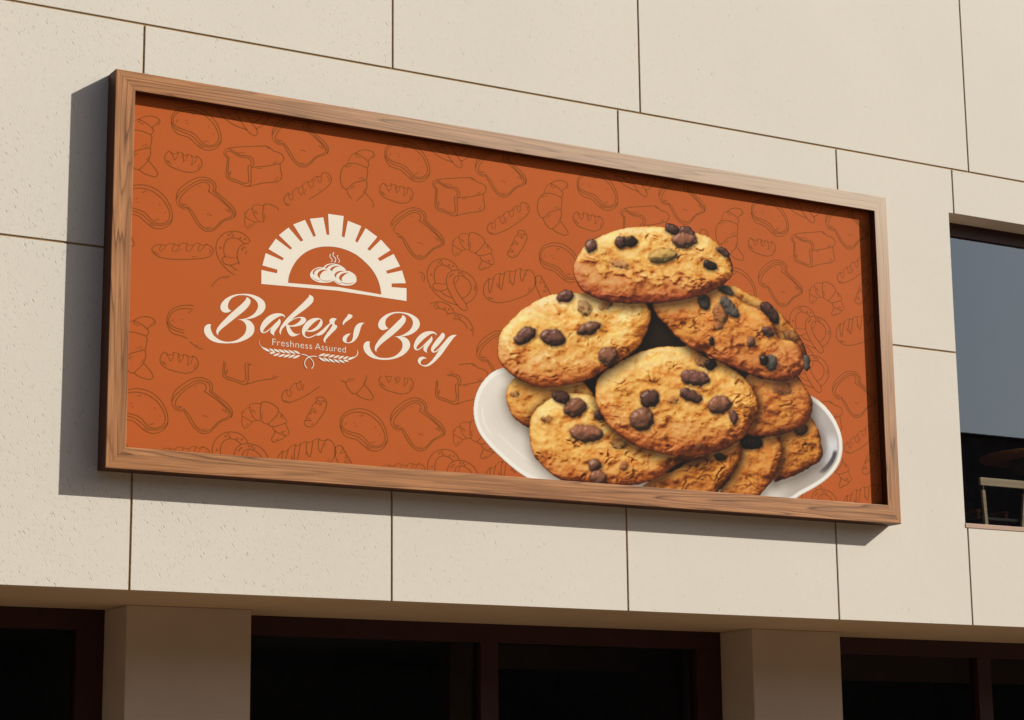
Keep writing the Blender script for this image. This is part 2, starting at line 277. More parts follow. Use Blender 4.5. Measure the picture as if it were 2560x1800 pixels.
COOKIES = {
  'plate': '3458,967 3357,921 3263,838 3189,721 3157,599 3161,490 3207,375 3289,281 3412,180 3516,105 3609,48 3683,11 3809,-31 5888,-54 6227,-51 6574,-12 6669,45 6813,115 6959,200 7083,303 7160,413 7188,520 7184,635 7142,747 7064,856 6949,952 6845,1001 6504,1019 4684,1129',
  'gap': '4826,1785 5187,1767 5383,1500 5532,1384 5714,1287 6164,1178 6452,1157 6500,924 5513,1306 4967,1118 4446,442 5220,22 5447,10 6122,145 6531,313 6609,743 5928,969 4675,745 4012,596 3798,671 4018,925 4575,1249',
  'k10': '6404,585 6545,634 6761,736 6800,806 6868,745 6922,653 6930,578 6954,465 6921,397 6800,322 6644,245 6467,182 6362,152 6355,254 6417,352 6468,468',
  'k9': '6011,490 6253,555 6404,595 6448,542 6473,450 6439,335 6388,219 6303,120 6232,60 6184,11 6114,-40 5732,-45 5734,10 5804,97 5898,205 5982,340',
  'k8': '4671,-110 4799,-48 5016,100 5235,178 5401,271 5546,336 5795,437 5990,526 5998,406 5947,291 5875,185 5794,106 5718,18 5665,-67 5118,-100',
  'k7': '6105,1145 6277,1122 6511,1163 6676,1187 6744,1117 6799,1045 6843,972 6851,896 6824,817 6761,736 6664,681 6522,623 6369,583 6196,570 6071,569 6030,697 6038,885',
  'k6': '3481,737 3509,814 3567,884 3803,952 4072,930 4290,902 4409,770 4012,596 3795,429 3731,448 3657,474 3584,515 3522,583 3491,664',
  'k5': '3727,526 3776,614 3863,686 3972,752 4081,789 4398,788 4673,649 5118,397 5460,376 5591,344 5457,284 5320,258 5086,118 4938,56 4768,17 4601,3 4414,-1 4218,5 4034,16 3938,60 3833,136 3749,223 3724,322 3718,423',
  'k4': '4404,817 4423,933 4492,1015 4628,1104 4837,1218 5039,1294 5310,1335 5514,1335 5535,1307 5780,1237 6003,1145 6113,1061 6179,972 6208,861 6181,765 6120,667 6060,578 5989,517 5851,441 5659,372 5458,330 5239,319 5172,320 5002,341 4823,376 4668,449 4558,526 4472,633 4419,723',
  'k3b': '5670,1935 5850,1976 5971,1979 6151,1918 6332,1867 6513,1775 6656,1647 6751,1534 6801,1407 6810,1326 6738,1259 6372,1366 5901,1720',
  'k3': '5042,1697 5194,1763 5382,1823 5549,1882 5669,1925 5789,1944 5944,1895 6122,1824 6303,1763 6421,1653 6490,1534 6626,1522 6735,1461 6780,1354 6803,1372 6775,1283 6676,1182 6509,1117 6369,1116 6220,1136 6072,1161 5936,1195 5802,1230 5702,1267 5602,1305 5460,1332 5322,1412 5187,1526 5074,1632',
  'k2': '3402,1135 3422,1246 3510,1364 3635,1487 3787,1592 3940,1664 4106,1705 4326,1724 4653,1743 4957,1719 5022,1635 5005,1519 4948,1388 4865,1278 4731,1172 4628,1114 4492,1025 4380,957 4236,906 4071,859 3908,832 3758,836 3620,870 3515,926 3432,1002 3401,1083',
  'k1': '4195,1962 4242,2058 4322,2170 4441,2248 4601,2331 4775,2393 4936,2425 5113,2444 5276,2453 5482,2448 5690,2421 5828,2355 5923,2272 5962,2182 5958,2087 5885,2008 5756,1923 5601,1853 5392,1784 5119,1725 4850,1690 4651,1675 4494,1680 4377,1712 4287,1748 4237,1809 4200,1884',
}
CHIPS = [('k1', 'd', '5367,2432 5346,2410 5310,2397 5269,2398 5233,2412 5213,2435 5213,2461 5234,2484 5270,2496 5311,2496 5347,2482 5367,2459'),
 ('k1', 'd', '5537,2402 5511,2383 5469,2377 5424,2386 5387,2407 5368,2436 5372,2463 5398,2482 5439,2488 5485,2479 5522,2457 5541,2429'),
 ('k1', 'm', '5553,2374 5534,2335 5483,2303 5415,2285 5348,2286 5299,2307 5282,2341 5302,2379 5352,2412 5420,2430 5487,2429 5536,2409'),
 ('k1', 'd', '4765,2241 4748,2210 4720,2189 4691,2183 4667,2195 4655,2220 4658,2253 4675,2284 4702,2305 4732,2310 4756,2299 4768,2274'),
 ('k1', 'b', '4890,2291 4887,2265 4866,2239 4832,2221 4794,2214 4763,2221 4747,2241 4750,2266 4771,2292 4805,2311 4843,2317 4874,2310'),
 ('k1', 'd', '4446,2183 4438,2152 4416,2128 4386,2117 4357,2121 4336,2140 4328,2169 4337,2199 4359,2224 4388,2235 4418,2231 4439,2212'),
 ('k1', 'd', '5931,2266 5910,2256 5875,2257 5837,2270 5805,2291 5788,2314 5791,2333 5812,2344 5846,2343 5884,2330 5916,2309 5933,2286'),
 ('k1', 'b', '5784,2138 5764,2119 5730,2109 5690,2110 5654,2123 5634,2144 5633,2167 5652,2186 5687,2196 5727,2194 5762,2181 5783,2161'),
 ('k1', 'f', '4790,2039 4771,2021 4730,2010 4677,2008 4626,2017 4592,2033 4583,2052 4602,2070 4643,2081 4696,2082 4747,2074 4781,2058'),
 ('k1', 't', '5334,2210 5315,2172 5258,2135 5179,2110 5098,2102 5037,2114 5013,2142 5031,2180 5087,2216 5166,2242 5247,2250 5309,2238'),
 ('k2', 'd', '4194,1706 4188,1678 4160,1651 4117,1631 4072,1625 4035,1633 4018,1654 4024,1682 4052,1710 4095,1729 4140,1736 4177,1727'),
 ('k2', 'f', '4375,1542 4342,1526 4300,1527 4262,1546 4236,1577 4230,1613 4245,1643 4278,1659 4320,1658 4359,1639 4385,1608 4390,1572'),
 ('k2', 'd', '3777,1346 3787,1312 3769,1268 3728,1225 3675,1194 3624,1185 3588,1198 3578,1232 3596,1276 3637,1319 3690,1350 3742,1360'),
 ('k2', 'd', '4096,1276 4069,1241 4014,1218 3947,1214 3885,1229 3844,1260 3836,1298 3862,1333 3917,1356 3984,1360 4047,1345 4088,1314'),
 ('k2', 'm', '4476,1459 4469,1427 4430,1391 4370,1361 4306,1344 4254,1345 4228,1365 4235,1397 4273,1433 4333,1463 4397,1480 4450,1479'),
 ('k2', 'm', '4661,1185 4646,1142 4606,1107 4552,1091 4499,1097 4460,1124 4447,1164 4462,1207 4502,1241 4556,1257 4609,1252 4648,1225'),
 ('k2', 'f', '4607,1670 4604,1648 4582,1624 4547,1603 4508,1593 4475,1594 4458,1608 4460,1630 4482,1654 4517,1675 4556,1685 4589,1684'),
 ('k3', 'g', '5681,1817 5682,1774 5666,1738 5638,1719 5605,1721 5576,1744 5559,1782 5558,1825 5574,1861 5602,1881 5634,1879 5663,1855'),
 ('k3', 'f', '5900,1720 5895,1666 5867,1621 5824,1598 5777,1602 5740,1632 5721,1680 5726,1734 5754,1779 5797,1803 5843,1799 5881,1769'),
 ('k3', 'g', '5962,1801 6002,1750 6019,1703 6008,1673 5972,1669 5920,1690 5868,1732 5828,1783 5811,1829 5822,1859 5858,1864 5909,1843'),
 ('k3', 'g', '5952,1901 5930,1890 5890,1892 5844,1906 5805,1928 5782,1952 5782,1973 5805,1984 5844,1982 5890,1969 5930,1947 5952,1922'),
 ('k3', 'f', '5829,1566 5813,1548 5787,1537 5758,1538 5734,1548 5721,1567 5722,1588 5738,1606 5764,1616 5794,1616 5818,1605 5831,1587'),
 ('k3b', 'd', '6438,1813 6475,1762 6487,1714 6471,1680 6429,1671 6375,1689 6322,1728 6284,1779 6272,1828 6289,1861 6330,1870 6384,1853'),
 ('k3', 'd', '6422,1560 6401,1542 6366,1535 6327,1540 6295,1555 6277,1578 6279,1601 6300,1619 6335,1626 6374,1621 6407,1606 6424,1583'),
 ('k3', 'm', '6203,1470 6195,1445 6177,1426 6152,1417 6128,1421 6111,1437 6105,1460 6113,1485 6131,1504 6156,1513 6180,1509 6197,1493'),
 ('k3b', 'f', '6700,1531 6669,1512 6624,1510 6576,1524 6539,1551 6523,1584 6531,1613 6562,1631 6607,1633 6655,1619 6692,1592 6709,1560'),
 ('k3', 'b', '5718,1432 5715,1411 5706,1394 5695,1388 5685,1392 5677,1407 5675,1427 5679,1449 5687,1465 5698,1471 5709,1467 5716,1452'),
 ('k3', 'g', '6455,1289 6443,1252 6416,1224 6379,1211 6343,1217 6318,1241 6310,1276 6321,1312 6349,1341 6385,1354 6421,1348 6447,1324'),
 ('k3', 'b', '6349,1310 6340,1280 6320,1257 6294,1247 6268,1253 6250,1272 6244,1300 6252,1329 6272,1352 6299,1362 6325,1357 6343,1338'),
 ('k3', 'g', '6837,1327 6830,1290 6815,1262 6795,1251 6776,1259 6764,1284 6760,1320 6767,1356 6782,1384 6802,1396 6821,1388 6833,1363'),
 ('k4', 'd', '5662,1055 5633,1019 5568,994 5485,987 5406,999 5352,1027 5337,1064 5366,1100 5431,1125 5514,1133 5593,1121 5648,1093'),
 ('k4', 'd', '5563,853 5532,833 5478,827 5415,839 5359,864 5327,896 5325,927 5355,947 5409,953 5473,941 5528,916 5561,884'),
 ('k4', 'm', '5896,863 5887,818 5846,776 5783,749 5715,743 5661,760 5634,795 5643,840 5684,882 5746,910 5814,916 5869,899'),
 ('k4', 'f', '5665,1223 5647,1195 5612,1175 5569,1170 5530,1180 5505,1203 5501,1232 5519,1261 5554,1281 5597,1286 5636,1276 5661,1253'),
 ('k4', 'b', '5750,1211 5740,1182 5715,1159 5681,1148 5647,1153 5623,1171 5615,1198 5625,1227 5651,1250 5685,1261 5718,1257 5742,1238'),
 ('k4', 'd', '5966,747 5972,716 5964,689 5945,672 5919,672 5894,687 5876,713 5870,744 5877,771 5897,788 5923,789 5948,774'),
 ('k4', 'd', '5087,863 5089,820 5064,779 5018,750 4965,740 4917,753 4888,785 4886,828 4911,869 4956,898 5010,908 5058,895'),
 ('k4', 'm', '5031,635 5012,581 4962,538 4896,519 4831,528 4784,563 4768,614 4787,668 4836,711 4902,730 4968,722 5015,687'),
 ('k4', 'f', '5314,845 5308,828 5285,811 5251,799 5216,796 5189,801 5177,814 5183,831 5206,848 5240,860 5275,864 5302,858'),
 ('k4', 'f', '5561,438 5555,422 5538,409 5516,403 5494,406 5478,416 5472,432 5479,448 5496,461 5518,467 5540,465 5556,454'),
 ('k5', 'm', '4302,707 4298,664 4264,624 4210,596 4150,588 4100,603 4073,635 4077,678 4111,718 4165,746 4225,754 4275,740'),
 ('k5', 'm', '4487,446 4457,407 4386,380 4294,371 4206,382 4144,412 4125,451 4155,489 4224,516 4316,526 4405,514 4468,485'),
 ('k5', 'd', '4142,742 4121,718 4080,705 4031,705 3986,719 3958,742 3954,770 3974,794 4015,807 4064,807 4109,794 4137,770'),
 ('k5', 'd', '4498,607 4482,588 4456,578 4427,579 4402,591 4389,610 4390,632 4406,650 4432,661 4462,660 4486,648 4499,629'),
 ('k5', 'f', '3948,557 3943,541 3925,525 3898,515 3870,513 3848,518 3838,531 3842,547 3861,563 3887,573 3916,576 3938,570'),
 ('k5', 'm', '4453,179 4443,151 4418,130 4384,120 4350,125 4325,143 4317,170 4326,198 4352,219 4386,229 4420,224 4444,206'),
 ('k5', 'm', '4503,44 4480,21 4442,9 4398,12 4360,29 4338,56 4339,85 4361,108 4400,120 4444,117 4482,100 4503,73'),
 ('k5', 'f', '4731,375 4715,354 4679,341 4634,339 4592,348 4563,366 4556,388 4573,408 4608,422 4653,424 4696,415 4725,397'),
 ('k5', 'f', '4737,189 4731,165 4715,147 4693,139 4672,144 4657,160 4652,184 4658,208 4674,226 4696,234 4717,229 4732,213'),
 ('k7', 'f', '6603,1045 6579,1010 6533,986 6476,980 6424,993 6391,1021 6386,1058 6409,1093 6456,1117 6513,1124 6565,1111 6598,1082'),
 ('k9', 'b', '6245,512 6231,481 6188,453 6128,437 6068,436 6023,451 6005,477 6019,508 6061,535 6121,551 6181,553 6227,538'),
 ('k10', 'm', '6776,675 6763,647 6732,624 6690,614 6650,618 6621,636 6611,663 6623,691 6654,714 6696,724 6737,720 6766,702'),
 ('k8', 'b', '5820,337 5808,324 5780,315 5745,314 5712,321 5690,332 5684,347 5697,360 5724,368 5759,370 5792,363 5815,351'),
 ('k6', 'f', '3613,744 3607,730 3589,718 3565,712 3542,714 3524,722 3518,736 3525,750 3542,762 3566,768 3590,766 3607,757')]
def pairs(txt):
    return [tuple(float(v) for v in t.split(',')) for t in txt.split()]

def curve(pts, closed=False, n=5):
    """a smooth line through the points; a third number 1 marks a sharp corner"""
    P = [(p[0], p[1]) for p in pts]; sharp = [len(p) > 2 and p[2] > .5 for p in pts]
    N = len(P); out = []
    if not closed and N > 2 and P[0] == P[-1]:
        P = P[:-1]; sharp = sharp[:-1]; N -= 1; closed = True
        res = curve([(p[0], p[1], 1 if s else 0) for p, s in zip(P, sharp)], True, n)
        return res + [res[0]]
    for i in range(N if closed else N - 1):
        a, b = P[i], P[(i + 1) % N]
        pa = P[i - 1] if (closed or i > 0) else None
        pb = P[(i + 2) % N] if (closed or i + 2 < N) else None
        L = math.hypot(b[0] - a[0], b[1] - a[1])
        def tangent(p, q, r, is_sharp, end):
            if is_sharp or p is None or r is None:
                return None
            l1 = math.hypot(q[0] - p[0], q[1] - p[1]) + 1e-6; l2 = math.hypot(r[0] - q[0], r[1] - q[1]) + 1e-6
            tx = (q[0] - p[0]) / l1 * l2 + (r[0] - q[0]) / l2 * l1; ty = (q[1] - p[1]) / l1 * l2 + (r[1] - q[1]) / l2 * l1
            k = L / (l1 + l2)
            return tx * k, ty * k
        ta = tangent(pa, a, b, sharp[i], 0); tb = tangent(a, b, pb, sharp[(i + 1) % N], 1)
        ch = (b[0] - a[0], b[1] - a[1])
        if ta is None and tb is None: ta = tb = ch
        elif ta is None: ta = (1.5 * ch[0] - .5 * tb[0], 1.5 * ch[1] - .5 * tb[1])
        elif tb is None: tb = (1.5 * ch[0] - .5 * ta[0], 1.5 * ch[1] - .5 * ta[1])
        straight = sharp[i] and sharp[(i + 1) % N]
        m = 1 if straight else n
        for k in range(m):
            t = k / m; t2, t3 = t * t, t * t * t
            h00, h10, h01, h11 = 2 * t3 - 3 * t2 + 1, t3 - 2 * t2 + t, -2 * t3 + 3 * t2, t3 - t2
            out.append((h00 * a[0] + h10 * ta[0] + h01 * b[0] + h11 * tb[0], h00 * a[1] + h10 * ta[1] + h01 * b[1] + h11 * tb[1]))
    if not closed: out.append(P[-1])
    return out
# ---------------------------------------------------------------- the photograph printed on the sign face
# The sign face carries a printed picture of a plate of cookies.  The print is computed here as ink colours on a
# fine flat mesh, one flat mesh per printed cookie, all lying on the sign face.
STEP_X, STEP_Z = 5.2, 4.2                     # millimetres between print dots

def smooth(e0, e1, x):
    t = np.clip((x - e0) / (e1 - e0), 0, 1)
    return t * t * (3 - 2 * t)

def fbm_noise(x, y, seed, octaves=4, gain=.5):
    out = np.zeros_like(x); amp = 1.; tot = 0.
    for o in range(octaves):
        g = np.random.RandomState(seed + 17 * o).rand(256, 256)
        xi = np.floor(x).astype(int); yi = np.floor(y).astype(int)
        fx = x - xi; fy = y - yi
        fx = fx * fx * fx * (fx * (fx * 6 - 15) + 10); fy = fy * fy * fy * (fy * (fy * 6 - 15) + 10)
        a = g[yi % 256, xi % 256]; b = g[yi % 256, (xi + 1) % 256]
        c = g[(yi + 1) % 256, xi % 256]; d = g[(yi + 1) % 256, (xi + 1) % 256]
        out += amp * ((a + (b - a) * fx) * (1 - fy) + (c + (d - c) * fx) * fy)
        tot += amp; amp *= gain; x = x * 2.03 + 13.1; y = y * 2.03 + 7.7
    return out / tot

def cells(x, y, seed):
    """distance to the nearest and second nearest scattered point"""
    r = np.random.RandomState(seed); gx = r.rand(64, 64); gy = r.rand(64, 64); gv = r.rand(64, 64)
    xi = np.floor(x).astype(int); yi = np.floor(y).astype(int)
    d1 = np.full(x.shape, 9.); d2 = np.full(x.shape, 9.); val = np.zeros(x.shape)
    for j in (-1, 0, 1):
        for i in (-1, 0, 1):
            a = (xi + i) % 64; b = (yi + j) % 64
            d = np.hypot(xi + i + gx[b, a] - x, yi + j + gy[b, a] - y)
            near = d < d1
            d2 = np.where(near, d1, np.minimum(d2, d)); val = np.where(near, gv[b, a], val); d1 = np.where(near, d, d1)
    return d1, d2, val

def signed_distance(poly, X, Y):
    d = np.full(X.shape, 1e9); inside = np.zeros(X.shape, bool)
    n = len(poly)
    for i in range(n):
        (x0, y0), (x1, y1) = poly[i], poly[(i + 1) % n]
        ex, ey = x1 - x0, y1 - y0; L = ex * ex + ey * ey + 1e-9
        t = np.clip(((X - x0) * ex + (Y - y0) * ey) / L, 0, 1)
        d = np.minimum(d, np.hypot(X - x0 - t * ex, Y - y0 - t * ey))
        if abs(ey) > 1e-9:
            inside ^= ((y0 > Y) != (y1 > Y)) & (X < x0 + (Y - y0) / (ey if ey else 1e-9) * ex)
    return np.where(inside, d, -d)

def blur(a, n):
    for ax in (0, 1):
        for _ in range(2):
            c = np.cumsum(np.pad(a, [(n + 1, n) if k == ax else (0, 0) for k in (0, 1)], mode='edge'), axis=ax)
            hi = [slice(None)] * 2; lo = [slice(None)] * 2
            hi[ax] = slice(2 * n + 1, None); lo[ax] = slice(0, -2 * n - 1)
            a = (c[tuple(hi)] - c[tuple(lo)]) / (2 * n + 1)
    return a

def cookie_print():
    polys = {k: curve(pairs(v), closed=True, n=6) for k, v in COOKIES.items()}
    allp = np.array([p for v in polys.values() for p in v])
    gx0, gx1 = allp[:, 0].min() - 24, allp[:, 0].max() + 40
    gy0, gy1 = PRINT_BOTTOM, allp[:, 1].max() + 60
    xs = np.arange(gx0, gx1, STEP_X); ys = np.arange(gy0, gy1, STEP_Z)
    GX, GY = np.meshgrid(xs, ys)
    RGB = np.zeros(GX.shape + (3,)); IDENT = np.zeros(GX.shape, int)
    names = list(COOKIES); AREA = np.zeros(GX.shape, bool)
    C3 = lambda r, g, b: np.array([r, g, b]) / 255.
    mixc = lambda a, b, t: a + (b - a) * t[..., None]
    FINE = np.random.RandomState(4).rand(*GX.shape)
    toneset = {'d': (104, 68, 60), 'm': (130, 84, 64), 'b': (44, 30, 26), 'f': (158, 98, 66), 'g': (92, 84, 80), 't': (204, 162, 92)}
    look = {'k1': (1.05, .1, .75, 1.2), 'k2': (1.12, 0., .45, .8), 'k3': (.80, .6, .25, .9), 'k3b': (.80, .1, .3, .8), 'k4': (1.0, .05, .45, 1.1), 'k5': (.99, .05, .35, 1.3),
            'k6': (.88, .1, .25, .9), 'k7': (.76, .75, .2, 1.), 'k8': (.66, .3, .2, 1.2), 'k9': (.72, .35, .2, 1.), 'k10': (.68, .45, .25, 1.3)}
    flank = {'k1': 1., 'k2': .45, 'k3': .7, 'k4': .55, 'k5': .35, 'k7': .5}
    stops_t = [0, .18, .36, .54, .72, .9, 1.08, 1.4]
    stops = np.array([(30, 14, 6), (92, 44, 14), (160, 88, 30), (212, 140, 60), (232, 172, 90), (243, 195, 114), (252, 220, 152), (255, 240, 200)]) / 255.
    for idx, name in enumerate(names):
        P = np.array(polys[name])
        i0 = max(0, np.searchsorted(xs, P[:, 0].min() - 190)); i1 = np.searchsorted(xs, P[:, 0].max() + 190)
        j0 = max(0, np.searchsorted(ys, P[:, 1].min() - 190)); j1 = np.searchsorted(ys, P[:, 1].max() + 190)
        W = (slice(j0, j1), slice(i0, i1)); X, Y, fine = GX[W], GY[W], FINE[W]
        rgb, ident = RGB[W].copy(), IDENT[W].copy()
        U = X * .76                                    # the print is squeezed sideways as seen from the street
        sd = signed_distance(polys[name], X, Y)
        if name == 'plate':
            body = sd > 0
            inner = smooth(26, 52, sd)
            base = mixc(mixc(np.broadcast_to(C3(247, 244, 240), rgb.shape), C3(233, 225, 220), inner), C3(204, 193, 188),
                        smooth(70, 330, sd) * smooth(5700, 4700, X) * .5)
            right = smooth(6300, 6700, X)
            low = smooth(420, 120, Y)
            base = mixc(base, C3(172, 163, 166), right * smooth(22, 46, sd) * .8)
            base = mixc(base, C3(216, 216, 226), right * smooth(50, 75, sd) * smooth(210, 150, sd) * smooth(300, 430, Y) * smooth(700, 560, Y))
            base = mixc(base, C3(88, 82, 90), right * smooth(56, 64, sd) * smooth(112, 98, sd) * smooth(250, 300, Y) * smooth(520, 470, Y) * smooth(6850, 6950, X))
            base = mixc(base, C3(182, 172, 162), right * low * smooth(30, 60, sd) * .7)
            base = mixc(base, C3(196, 186, 178), smooth(16, 2, sd) * smooth(900, 300, Y) * .8)
            base = mixc(base, C3(248, 246, 244), np.exp(-((sd - 34) / 7.) ** 2) * .8)
            streak = np.exp(-((sd - 92) / 9.) ** 2) * smooth(330, 420, Y) * smooth(640, 560, Y) * (1 - right)
            base = mixc(base, C3(248, 244, 242), streak * .8)
            streak = np.exp(-((sd - 150) / 8.) ** 2) * smooth(120, 180, Y) * smooth(420, 360, Y) * (1 - right)
            base = mixc(base, C3(244, 238, 236), streak * .7)
            RGB[W] = np.where(body[..., None], base, rgb); IDENT[W] = np.where(body, idx + 1, ident); AREA[W] |= body
            continue
        if name == 'gap':
            body = sd > 0
            RGB[W] = np.where(body[..., None], C3(38, 25, 18), rgb); IDENT[W] = np.where(body, idx + 1, ident); AREA[W] |= body
            continue
        wob = (fbm_noise(U / 60, Y / 60, 5, 3) - .5) * 14 + (fbm_noise(U / 17, Y / 17, 6, 2) - .5) * 5
        sd = sd + wob * smooth(160, 0, np.abs(sd))
        body = sd > 0
        # the shade this cookie throws on the one below it in the printed photograph
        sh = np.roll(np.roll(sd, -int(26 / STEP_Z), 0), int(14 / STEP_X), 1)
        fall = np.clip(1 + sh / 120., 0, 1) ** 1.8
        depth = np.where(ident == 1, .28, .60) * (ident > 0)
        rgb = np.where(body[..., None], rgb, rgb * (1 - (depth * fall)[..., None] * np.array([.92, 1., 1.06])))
        lum, brown, lowdark, rough = look[name]; rough *= .72
        cy = P[:, 1].mean(); R = max(1., sd.max())
        rel = (Y - cy) / (P[:, 1].max() - P[:, 1].min()) * 2          # -1 at the lower edge, +1 at the upper edge
        prof = np.clip(sd / (R * .42), 0, 1)
        dome = np.sqrt(np.clip(1 - (1 - prof) ** 2, 0, 1)) * R * .31
        seed = 100 + idx * 31
        big = fbm_noise(U / 165 + idx, Y / 150, seed, 3)
        mid = fbm_noise(U / 62, Y / 56, seed + 1, 3, .5)
        grain = fbm_noise(U / 13., Y / 13., 71, 2, .6)
        wx = U + (fbm_noise(U / 85, Y / 85, seed + 2, 3) - .5) * 120; wy = Y + (fbm_noise(U / 85, Y / 85, seed + 3, 3) - .5) * 120
        d1, d2, cv_ = cells(wx / 230 + idx * 3.3, wy / 125, seed + 4)
        edge = d2 - d1
        zone = smooth(.50, .64, fbm_noise(U / 200, Y / 130, seed + 5, 2))
        crack = smooth(.10, .0, edge) * zone * smooth(10, 50, sd) * rough
        lip = smooth(.34, .08, edge) * zone * rough
        e1, e2, e3 = cells(wx / 44, wy / 36, seed + 8)
        rag = smooth(.55, .70, fbm_noise(U / 105, Y / 70, seed + 9, 3)) * smooth(10, 60, sd) * rough
        crumb = smooth(.16, .0, e2 - e1) * rag
        pits = smooth(.66, .78, fbm_noise(U / 17, Y / 15, seed + 6, 2)) * smooth(.50, .64, fbm_noise(U / 90, Y / 90, seed + 7, 2))
        xn = np.clip((X - P[:, 0].mean()) / (P[:, 0].max() - P[:, 0].min()) * 2, -1, 1)
        side = smooth(.03, -.14, rel + .26 * np.sqrt(1 - xn * xn) - .02 + .55 * (mid - .5) + .14 * (e3 - .5)) * flank.get(name, .25)
        crack = crack * (1 - .75 * side); crumb = crumb * (1 - side); pits = pits * (1 - .5 * side)
        h = dome + 16 * (1 - side) * flank.get(name, 0.) + 62 * (big - .5) + 30 * (mid - .5) * (.5 + .5 * rough) + 10 * (cv_ - .5) * smooth(0, .25, edge) * zone + 9 * (e3 - .5) * rag \
            + 1.5 * (grain - .5) + 12 * lip - 25 * np.clip(crack, 0, 1) - 6 * crumb - 4 * pits
        h = h * .15 + blur(h, 1) * .5 + blur(h, 2) * .35
        gy, gx = np.gradient(h, STEP_Z, STEP_X); gx = gx / .76
        nz = 1 / np.sqrt(1 + gx * gx + gy * gy); nx, ny = -gx * nz, -gy * nz
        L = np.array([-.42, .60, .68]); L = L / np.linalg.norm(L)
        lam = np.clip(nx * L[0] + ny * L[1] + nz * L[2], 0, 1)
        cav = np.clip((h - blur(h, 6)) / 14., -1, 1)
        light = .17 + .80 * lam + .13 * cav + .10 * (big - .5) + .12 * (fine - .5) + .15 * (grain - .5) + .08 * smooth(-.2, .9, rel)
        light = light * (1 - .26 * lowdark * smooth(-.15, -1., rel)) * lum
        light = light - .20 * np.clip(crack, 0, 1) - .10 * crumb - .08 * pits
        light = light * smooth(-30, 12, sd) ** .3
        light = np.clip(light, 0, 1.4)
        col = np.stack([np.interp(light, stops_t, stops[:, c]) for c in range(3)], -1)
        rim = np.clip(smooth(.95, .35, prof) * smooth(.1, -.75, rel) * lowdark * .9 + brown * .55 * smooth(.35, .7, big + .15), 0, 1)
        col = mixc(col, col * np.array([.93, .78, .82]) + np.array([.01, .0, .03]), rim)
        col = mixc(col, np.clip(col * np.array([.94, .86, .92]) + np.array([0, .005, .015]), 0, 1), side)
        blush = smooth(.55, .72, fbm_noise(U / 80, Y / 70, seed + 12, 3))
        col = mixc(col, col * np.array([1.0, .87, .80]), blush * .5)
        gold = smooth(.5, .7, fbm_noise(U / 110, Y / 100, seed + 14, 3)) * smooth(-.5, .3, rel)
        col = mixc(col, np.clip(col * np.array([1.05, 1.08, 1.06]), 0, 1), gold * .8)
        rgb = np.where(body[..., None], np.clip(col, 0, 1), rgb); ident = np.where(body, idx + 1, ident)
        for ci, (owner, tone, txt) in enumerate(CHIPS):
            if owner != name: continue
            cp = np.array(curve(pairs(txt), closed=True, n=3)); lx, ly = X[0], Y[:, 0]
            a0, a1 = np.searchsorted(lx, [cp[:, 0].min() - 40, cp[:, 0].max() + 40]); b0, b1 = np.searchsorted(ly, [cp[:, 1].min() - 40, cp[:, 1].max() + 40])
            if a1 - a0 < 3 or b1 - b0 < 3: continue
            S = (slice(b0, b1), slice(a0, a1)); xx, yy = X[S], Y[S]
            jig = (fbm_noise(xx / 40 + ci, yy / 40, 300 + ci, 2) - .5) * 30 + 3
            cd = signed_distance(cp, xx, yy) + jig
            rc = max(4., cd.max()); pr = np.clip(cd / (rc * .9), 0, 1)
            hh = np.sqrt(np.clip(1 - (1 - pr) ** 2, 0, 1)) * rc * .95 + (fbm_noise(xx / 46, yy / 46, 340 + ci, 2) - .5) * 20; hh = blur(hh, 1)
            hy, hx = np.gradient(hh, STEP_Z, STEP_X); q = 1 / np.sqrt(1 + hx * hx + hy * hy)
            la = np.clip((-hx * L[0] - hy * L[1] + L[2]) * q, 0, 1)
            cc = C3(*toneset[tone]) * (.92 + .30 * ((ci * 37 % 11) / 10. - .4)) * (.34 + .92 * la)[..., None]
            spec = np.clip(la - .9, 0, 1) / .1
            cc = mixc(cc, C3(226, 206, 202), spec ** 2.2 * (.52 if tone in 'dmbg' else .15))
            cc = cc * (.94 + .12 * fine[S])[..., None] * (.75 + .25 * lum)
            a = smooth(-2, 5, cd)
            if tone == 'f': a = a * (.40 + .45 * smooth(.4, .7, fbm_noise(xx / 30, yy / 30, 380 + ci, 2)))
            shade = np.clip(1 + np.roll(np.roll(cd, -int(12 / STEP_Z), 0), int(8 / STEP_X), 1) / 22., 0, 1)
            under = rgb[S] * (1 - (.36 if tone != 'f' else .08) * (shade * (ident[S] > 0))[..., None] * np.array([.9, 1, 1.05]))
            rgb[S] = mixc(np.where((cd > -40)[..., None], under, rgb[S]), cc, a)
            ident[S] = np.where(cd > 0, idx + 1, ident[S])
        RGB[W] = rgb; IDENT[W] = ident
    # bleed the ink a few dots past each outline so that borders blend cleanly
    out = RGB.copy(); known = IDENT > 0
    for _ in range(3):
        for dy, dx in ((0, 1), (0, -1), (1, 0), (-1, 0)):
            n_rgb = np.roll(out, (dy, dx), (0, 1)); n_k = np.roll(known, (dy, dx), (0, 1))
            fill = ~known & n_k
            out[fill] = n_rgb[fill]; known = known | fill
    soft = np.stack([blur(out[..., c], 1) for c in range(3)], -1)       # printing softens the finest detail
    out = np.where((AREA | (IDENT > 0))[..., None], out * .55 + soft * .45, out)
    return xs, ys, np.clip(out, 0, 1), IDENT, names, AREA

SKY_STRENGTH, SUN_STRENGTH, EXPOSURE = .066, 4.6, .31
TILE_X, TILE_Z = 1953, 1672                    # the bread pattern repeats by this much
PRINT_BOTTOM = 4.

# ---------------------------------------------------------------- helpers
def srgb(r, g, b):
    f = lambda v: (v / 255. / 12.92) if v / 255. <= .04045 else ((v / 255. + .055) / 1.055) ** 2.4
    return (f(r), f(g), f(b), 1.)

